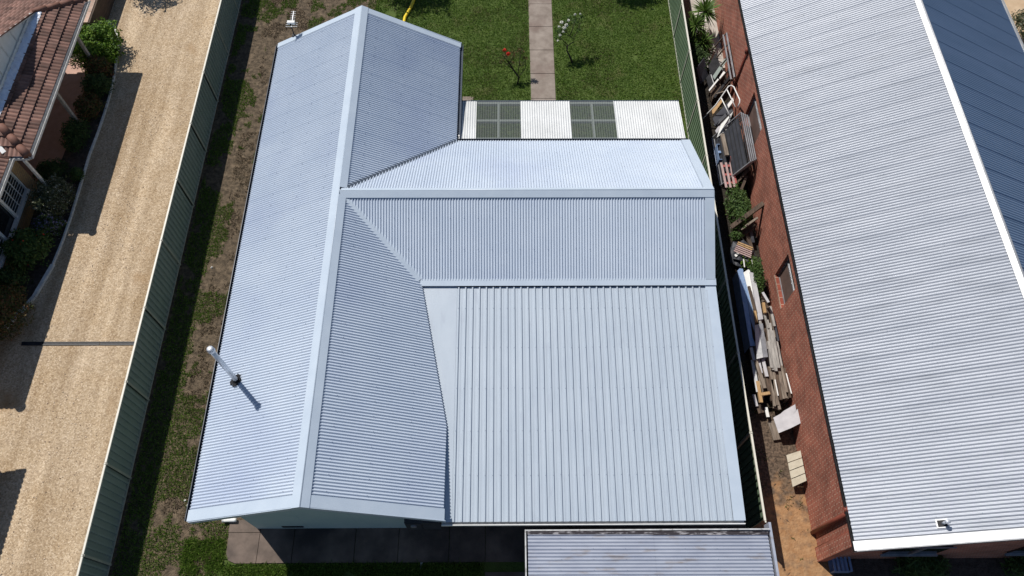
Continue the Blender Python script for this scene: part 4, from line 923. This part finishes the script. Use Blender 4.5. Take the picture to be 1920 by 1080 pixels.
# bars sloping at the near end of the panels
for k in range(4):
    plank(at(1412 - k * 2, 300 + k * 6, 1.15 - k * .08), at(1384 - k * 3, 338 + k * 4, .45), .045, .04, 'timberdark', ['thin dark batten resting on the near end of the slatted panels', 'second thin dark batten below the near end of the panels', 'third thin dark batten beside the pallet', 'lowest thin dark batten above the green shrub'][k], name='batten', cat='batten')
bush('shrub', 'mid green tangled shrub growing up through the timber beside the brick wall', 'bush', at(1384, 388, .5), (.42, .85, .45), 2600, .045, L_mid, .55, 41)
bush('shrub', 'small bright weed below the long dark beam', 'bush', at(1380, 440, .3), (.2, .25, .22), 420, .04, L_mid, .5, 42)
bush('shrub', 'leafy green shrub at the far end of the blue grey sheeting', 'bush', at(1418, 520, .55), (.18, .7, .5), 1700, .04, L_mid, .55, 43)
bush('shrub', 'small yellow green weed between the black bags and the sheeting', 'bush', at(1400, 492, .3), (.32, .25, .2), 600, .035, L_bright, .55, 44)
plank(at(1371, 426, .55), at(1432, 381, 1.15), .15, .09, 'timberdark', 'long dark beam propped diagonally against the brick wall')
plank(at(1370, 428, .5), at(1429, 388, 1.05), .04, .05, 'timber', 'thin pale batten along the lower edge of the long dark beam', name='batten', cat='batten')
plank(at(1390, 430, .5), at(1421, 408, .9), .07, .06, 'timber', 'short weathered post with ragged end below the long dark beam')
plank(at(1393, 440, .25), at(1415, 420, .6), .18, .05, 'timberdark', 'dark broad board in the shade below the ragged post')
# dark rubbish bags with slats over them
t = thing('rubbish_bag', 'black crumpled plastic sheet under the bundle of slats', 'bag', at(1390, 480, 0))
mb = MB(); c = at(1392, 478, .25)
n1, n2 = 14, 10; base_ = len(mb.v)
for i in range(n1):
    for j in range(n2):
        th = math.pi * j / (n2 - 1) ; ph = 2 * math.pi * i / n1; d = Vector((math.sin(th) * math.cos(ph), math.sin(th) * math.sin(ph), math.cos(th)))
        k = 1 + .35 * noise.noise(d * 3.1); mb.v.append((c.x + d.x * .42 * k, c.y + d.y * .5 * k, max(.01, c.z + d.z * .24 * k)))
for i in range(n1):
    for j in range(n2 - 1):
        a = i * n2 + j; b = ((i + 1) % n1) * n2 + j; mb.f.append((a, a + 1, b + 1, b)); mb.m.append(0)
part(mb, 'sheet', 'charcoal', t)
for k in range(6):
    plank(at(1376 + k * 1.5, 470 - k * 3.2, .58), at(1408 + k * .6, 483 - k * 3.6, .58), .045, .025, 'timberorange' if k > 3 else 'pinkwood', ORD[k] + (' slat of the bundle on the black plastic, orange' if k > 3 else ' slat of the bundle on the black plastic, greyish pink'), group='slats bundled on the black plastic', name='slat', cat='slat')
board('board', 'small white card lying on the black plastic', 'card', [at(1377, 478, .5), at(1383, 472, .5), at(1387, 475, .5), at(1380, 482, .5)], .01, 'white')
# white stakes
for k, (a, b) in enumerate((((1394, 486, .55), (1396, 501, .5)), ((1410, 487, .55), (1412, 500, .5)))):
    plank(at(*a), at(*b), .035, .02, 'white', ['left one of two short white stakes by the weed', 'right one of two short white stakes by the weed'][k], name='stake', cat='stake')
for i, (a, b, w_, h_, mt, lb) in enumerate([
    ((1331, 178, .28), (1358, 140, .28), .10, .2, 'timberdark', 'dark heavy bearer under the white strip among the black panels'),
    ((1338, 186, .3), (1368, 146, .3), .08, .2, 'blackmetal', 'black box section beside the dark bearer under the white strip'),
    ((1344, 176, .45), (1358, 172, .7), .05, .04, 'timber', 'short brown stick crossing the black box section'),
    ((1350, 118, .4), (1356, 136, .4), .03, .03, 'steel', 'thin steel rod lying on the dark boards below the yucca'),
    ((1333, 140, .5), (1340, 162, .5), .025, .025, 'dullwhite', 'thin pale rod at the edge of the second black panel'),
    ((1340, 236, .35), (1372, 206, .6), .12, .06, 'charcoal', 'charcoal channel lying beside the white triangular board'),
    ((1388, 360, .5), (1400, 330, .7), .09, .06, 'timberdark', 'dark short beam between the battens and the green shrub'),
    ((1396, 425, .3), (1410, 470, .2), .12, .08, 'timberdark', 'dark beam leaning down from the ragged post to the plastic sheet'),
    ((1404, 415, .4), (1412, 455, .25), .10, .06, 'charcoal', 'black beam against the wall beside the ragged post')]):
    plank(at(*a), at(*b), w_, h_, mt, lb)
# pile: support bearers, folded metal and planks, running along the wall
def lay(a, b, w_, h_, mat, label, name='timber_plank', cat='plank', group=None): return plank(at(*a), at(*b), w_, h_, mat, label, group, name, cat)
t = thing('metal_flashing', 'long blue grey folded metal flashing on the fence side of the timber pile', 'flashing', at(1395, 580, 0))
mb = MB(); mb.prism([at(1382, 508, .62), at(1387, 503, .62), at(1393, 504, .62), at(1411, 632, .62), at(1417, 648, .62), at(1406, 649, .62)], (0, 0, -.012))
mb.prism([at(1382, 508, .62), at(1406, 649, .62), at(1406, 649, .62) + Vector((-.0, 0, 0)) + Vector((.012, 0, 0)), at(1382, 508, .62) + Vector((.012, 0, 0))], (-.02, 0, -.55)); part(mb, 'sheet', 'bluegrey', t)
t = thing('metal_flashing', 'bright white folded flashing at the far end of the timber pile', 'flashing', at(1405, 530, 0))
mb = MB(); mb.prism([at(1394, 511, .66), at(1403, 505, .66), at(1406, 507, .66), at(1416, 560, .66), at(1412, 580, .66)], (0, 0, -.015)); part(mb, 'sheet', 'white', t)
t = thing('metal_flashing', 'blue grey sheet lying between the two timber offcuts and the long flashing', 'flashing', at(1405, 590, 0))
mb = MB(); mb.prism([at(1394, 513, .60), at(1413, 570, .60), at(1416, 625, .60), at(1407, 598, .60)], (0, 0, -.02)); part(mb, 'sheet', 'bluegrey', t)
t = thing('metal_duct', 'long grey boxed metal duct at the far end of the timber pile', 'duct', at(1420, 560, 0))
mb = MB(); mb.prism([at(1406, 510, .72), at(1415, 512, .72), at(1431, 598, .72), at(1422, 600, .72)], (0, 0, -.2)); part(mb, 'casing', 'fibro', t)
t = thing('metal_duct', 'white and grey boxed metal duct in the middle of the timber pile', 'duct', at(1425, 640, 0))
mb = MB(); mb.prism([at(1415, 610, .75), at(1422, 608, .75), at(1431, 670, .75), at(1419, 673, .75)], (0, 0, -.03)); part(mb, 'top_face', 'dullwhite', t)
mb = MB(); mb.prism([at(1422.5, 608, .74), at(1430, 606, .74), at(1440, 669, .74), at(1431.5, 670, .74)], (0, 0, -.2)); part(mb, 'casing', 'steel', t)
lay((1404, 537, .80), (1416, 583, .80), .08, .05, 'timberdark', 'dark offcut of timber lying on the sheeting')
lay((1415, 582, .80), (1418, 604, .80), .08, .05, 'timberorange', 'orange brown end piece beside the dark offcut')
lay((1431, 568, .75), (1434, 587, .75), .08, .08, 'timberorange', 'short square orange block near the brick window sill')
lay((1430, 548, .95), (1441, 567, .95), .08, .02, 'fibro', 'grey strip slanting over the square orange block')
lay((1424, 600, .66), (1438, 655, .66), .07, .05, 'timbergrey', 'silvery plank beside the white duct')
lay((1433, 590, .66), (1441, 616, .66), .06, .05, 'timbergrey', 'short silvery plank near the square orange block')
rowA = [(1438, 600, 1450, 694), (1443, 606, 1455, 696), (1448, 620, 1460, 690), (1441, 640, 1447, 690)]
for i, (a, b, c, d) in enumerate(rowA): lay((a, b, .62 + i * .012), (c, d, .62 + i * .012), .085, .05, 'timbergrey', ORD[i] + ' long silver grey plank from the left on the timber pile', group='silver grey planks on the timber pile')
rowB = [(1440, 690, 1447, 752), (1445, 694, 1452, 758), (1450, 688, 1458, 752), (1455, 692, 1464, 748), (1460, 690, 1470, 742), (1465, 686, 1475, 736), (1470, 690, 1481, 742), (1447, 712, 1462, 760), (1463, 712, 1474, 745)]
for i, (a, b, c, d) in enumerate(rowB): lay((a, b, .50 + (i % 3) * .02), (c, d + (i * 7 % 5) * 2, .50 + (i % 3) * .02), .075, .055, 'timber' if i % 3 else 'timberdark', ORD[i] + (' of the brown plank ends from the left, weathered brown' if i % 3 else ' of the brown plank ends from the left, darker than its neighbours'), group='brown planks at the near end of the pile' if i % 3 else 'dark planks at the near end of the pile')
for i, (a, b, c, d) in enumerate([(1453, 712, 1459, 742), (1474, 700, 1484, 738)]): lay((a, b, .60), (c, d, .60), .03, .02, 'white', ['narrow white strip on the left of the brown plank ends', 'narrow white strip against the brick wall on the plank ends'][i], name='strip', cat='strip')
for i in range(9):
    x = 7.62 + i * .095; yA = 11.6 - (i % 3) * .3; yB = 7.9 + (i % 4) * .22
    mb = MB(); mb.bar((x, yA, .22), (x + .02, yB, .22), .085, .4); tag(part(mb, 'timber_plank', 'timberdark' if i % 2 else 'timber', None), ORD[i] + ' board on edge from the fence side, low under the timber pile', 'plank', 'boards on edge under the timber pile')
lay((1417, 676, .64), (1434, 728, .64), .10, .05, 'timber', 'brown board crossing the white sheet below the ducts')
lay((1430, 672, .60), (1438, 706, .60), .10, .02, 'fibro', 'short pale board right of the brown crossing board')
lay((1411, 675, .56), (1421, 735, .56), .10, .02, 'dullwhite', 'white sheet edge at the fence side of the pile')
lay((1420, 715, .55), (1427, 755, .55), .10, .07, 'timberorange', 'long leg of the orange brown timber offcuts')
lay((1425, 740, .56), (1443, 737, .56), .09, .07, 'timberorange', 'cross piece of the orange brown timber offcuts')
lay((1436, 764, .3), (1440, 782, .3), .09, .03, 'white', 'small white board end below the pile')
lay((1421, 760, .25), (1427, 775, .25), .18, .1, 'timberdark', 'dark block on the ground by the fence at the near end of the pile')
for i, (a, b, c, d, z_, w_, mt, lb) in enumerate([
    (1429, 612, 1437, 668, .60, .06, 'timber', 'thin brown plank between the two boxed ducts and the silver planks'),
    (1436, 618, 1443, 660, .60, .05, 'timberdark', 'dark narrow plank left of the silver grey planks'),
    (1444, 575, 1452, 612, .55, .07, 'timbergrey', 'silvery plank end beside the brick wall above the silver planks'),
    (1449, 590, 1459, 640, .50, .06, 'charcoal', 'dark board against the brick wall beside the silver planks'),
    (1456, 640, 1466, 690, .48, .07, 'timbergrey', 'grey board against the brick wall below the dark one'),
    (1422, 672, 1428, 700, .58, .06, 'fibro', 'small grey strip under the near end of the white duct'),
    (1436, 706, 1442, 738, .52, .07, 'timberdark', 'dark short plank right of the orange brown offcuts'),
    (1408, 652, 1414, 676, .60, .09, 'fibro', 'grey block end at the near end of the long blue grey flashing'),
    (1413, 740, 1419, 762, .35, .08, 'fibro', 'low grey board end beside the fence below the offcuts'),
    (1449, 764, 1462, 768, .35, .05, 'timber', 'short loose piece of timber between the pile and the broken sheet')]):
    lay((a, b, z_), (c, d, z_), w_, .05, mt, lb)
# broken fibro sheet
t = thing('fibro_sheet', 'broken pale grey fibre cement sheet with a jagged edge beside the timber pile', 'sheet', at(1480, 790, 0))
pts = [(1450, 783, .5), (1463, 776, .55), (1470, 770, .6), (1491, 758, .85), (1493, 770, .82), (1500, 760, .9), (1508, 762, .95), (1513, 783, .85), (1502, 793, .65), (1482, 803, .5), (1460, 812, .38)]
pts = [on_plane(q[0], q[1], Vector((8.1, 7.2, .5)), Vector((-.42, .05, 1))) for q in pts]; mb = MB(); cen = sum(pts, Vector()) / len(pts)
for i in range(len(pts)): mb.tri(pts[i], pts[(i + 1) % len(pts)], cen); mb.quad(pts[i], pts[i] - Vector((0, 0, .02)), pts[(i + 1) % len(pts)] - Vector((0, 0, .02)), pts[(i + 1) % len(pts)])
part(mb, 'sheet', 'fibro', t)
lay((1446, 790, .08), (1457, 825, .08), .22, .06, 'timber', 'weathered board on the ground under the broken fibre cement sheet')
# cream slatted panel
t = thing('slatted_panel', 'cream slatted wooden panel leaning on the brick wall above the orange sand', 'panel', (8.3, 5.8, 0))
q = [Vector((8.08, 6.22, .34)), Vector((8.44, 6.3, .52)), Vector((8.46, 5.42, .50)), Vector((8.12, 5.3, .28))]
for k in range(4):
    a0 = q[0].lerp(q[3], k / 4 + .012); a1 = q[0].lerp(q[3], (k + 1) / 4 - .012); b0 = q[1].lerp(q[2], k / 4 + .012); b1 = q[1].lerp(q[2], (k + 1) / 4 - .012)
    mb = MB(); mb.prism([a0, a1, b1, b0], (0, 0, -.025)); part(mb, 'slat', 'creamwood', t)
mb = MB(); mb.bar(q[0].lerp(q[1], .2) - Vector((0, 0, .05)), q[3].lerp(q[2], .2) - Vector((0, 0, .05)), .05, .04); mb.bar(q[0].lerp(q[1], .8) - Vector((0, 0, .05)), q[3].lerp(q[2], .8) - Vector((0, 0, .05)), .05, .04); part(mb, 'bearer', 'timber', t)
# things in the shade at the bottom right
t = thing('crate', 'dark blue slatted crate in the shade at the foot of the brick corner', 'crate', at(1578, 1062, 0))
p = at(1576, 1058, .2); mb = MB(); mb.box(p.x - .25, p.x + .25, p.y - .2, p.y + .2, 0, .03)
for k in range(5): mb.box(p.x - .25 + k * .11, p.x - .19 + k * .11, p.y - .2, p.y + .2, .3, .32)
for yy in (-.2, .18): mb.box(p.x - .25, p.x + .25, p.y + yy, p.y + yy + .02, .031, .299)
part(mb, 'shell', 'bluegrey', t)
bush('fern', 'spreading dark fern in the shade in front of the right brick house', 'plant', at(1730, 1062, .3), (.7, .4, .35), 900, .14, L_mid, .16, 51)
bush('shrub', 'small dark shrub in the shade at the bottom right corner', 'plant', at(1915, 1062, .3), (.45, .35, .35), 700, .07, L_mid, .4, 52)
bush('shrub', 'thin leafy shrub in the sandy yard beyond the roof at the top right corner', 'bush', (20.2, 23.1, .6), (.45, .75, .6), 1000, .07, L_olive, .35, 53)
bush('shrub', 'dark sparse shrub below the top right one, against the roof edge', 'bush', (19.9, 21.3, .6), (.5, .6, .6), 900, .07, L_olive, .35, 54)
mb = MB(); rs = random.Random(4)
for k in range(700):
    x, y = rs.uniform(6.9, 8.45), rs.uniform(3, 21.5)
    if y < 5.3 and rs.random() < .8: continue
    y = y; s1 = rs.uniform(.008, .03); a = rs.uniform(0, 6.28); h = rs.uniform(.004, .02); l = s1 * rs.uniform(1, 4)
    dx, dy = math.cos(a), math.sin(a); mb.prism([(x - dx * l, y - dy * l, .006), (x + dy * s1 * .5, y - dx * s1 * .5, .006), (x + dx * l, y + dy * l, .006), (x - dy * s1 * .5, y + dx * s1 * .5, .006)], (0, 0, h))
tag(mb.build('leaf_litter', 'timberdark'), 'scattered twigs and bark scraps on the ground along the brick wall', 'litter', kind='stuff')
mb = MB()
for k in range(2600):
    x, y = rs.uniform(-15.2, -10.9), rs.uniform(2, 26); 
    if noise.noise(Vector((x * .8, y * .25, 2))) < rs.uniform(-.3, .5): continue
    s1 = rs.uniform(.01, .022); a = rs.uniform(0, 6.28); dx, dy = math.cos(a) * s1, math.sin(a) * s1
    mb.prism([(x - dx, y - dy, .004), (x + dy, y - dx, .004), (x + dx, y + dy, .004), (x - dy, y + dx, .004)], (0, 0, s1 * .8))
tag(mb.build('pebbles', 'kerbstone'), 'loose pebbles scattered over the gravel driveway', 'pebbles', kind='stuff')
# little white thing on the front grass and pale stones
t = MB(); p = at(790, 1058, 0); t.prism([(p.x - .03, p.y - .16, .01), (p.x + .03, p.y - .05, .01), (p.x + .05, p.y + .08, .01), (p.x - .03, p.y + .07, .01), (p.x - .02, p.y - .02, .01)], (0, 0, .02)); tag(part(t, 'paper_scrap', 'white', None), 'white scrap of paper on the shaded grass below the meter box', 'litter')
for i, q in enumerate(((347, 939), (397, 502), (352, 948))):
    p = at(q[0], q[1], 0); t = MB(); t.tube([(p.x, p.y, 0), (p.x + .02, p.y + .01, .05)], .04, 7, r1=.02); tag(part(t, 'stone', 'kerb', None), ['larger white pebble on the soil near the front left roof corner', 'white pebble on the soil strip at the shadow edge beside the long roof', 'smaller white pebble just below the larger one near the front roof corner'][i], 'stone')
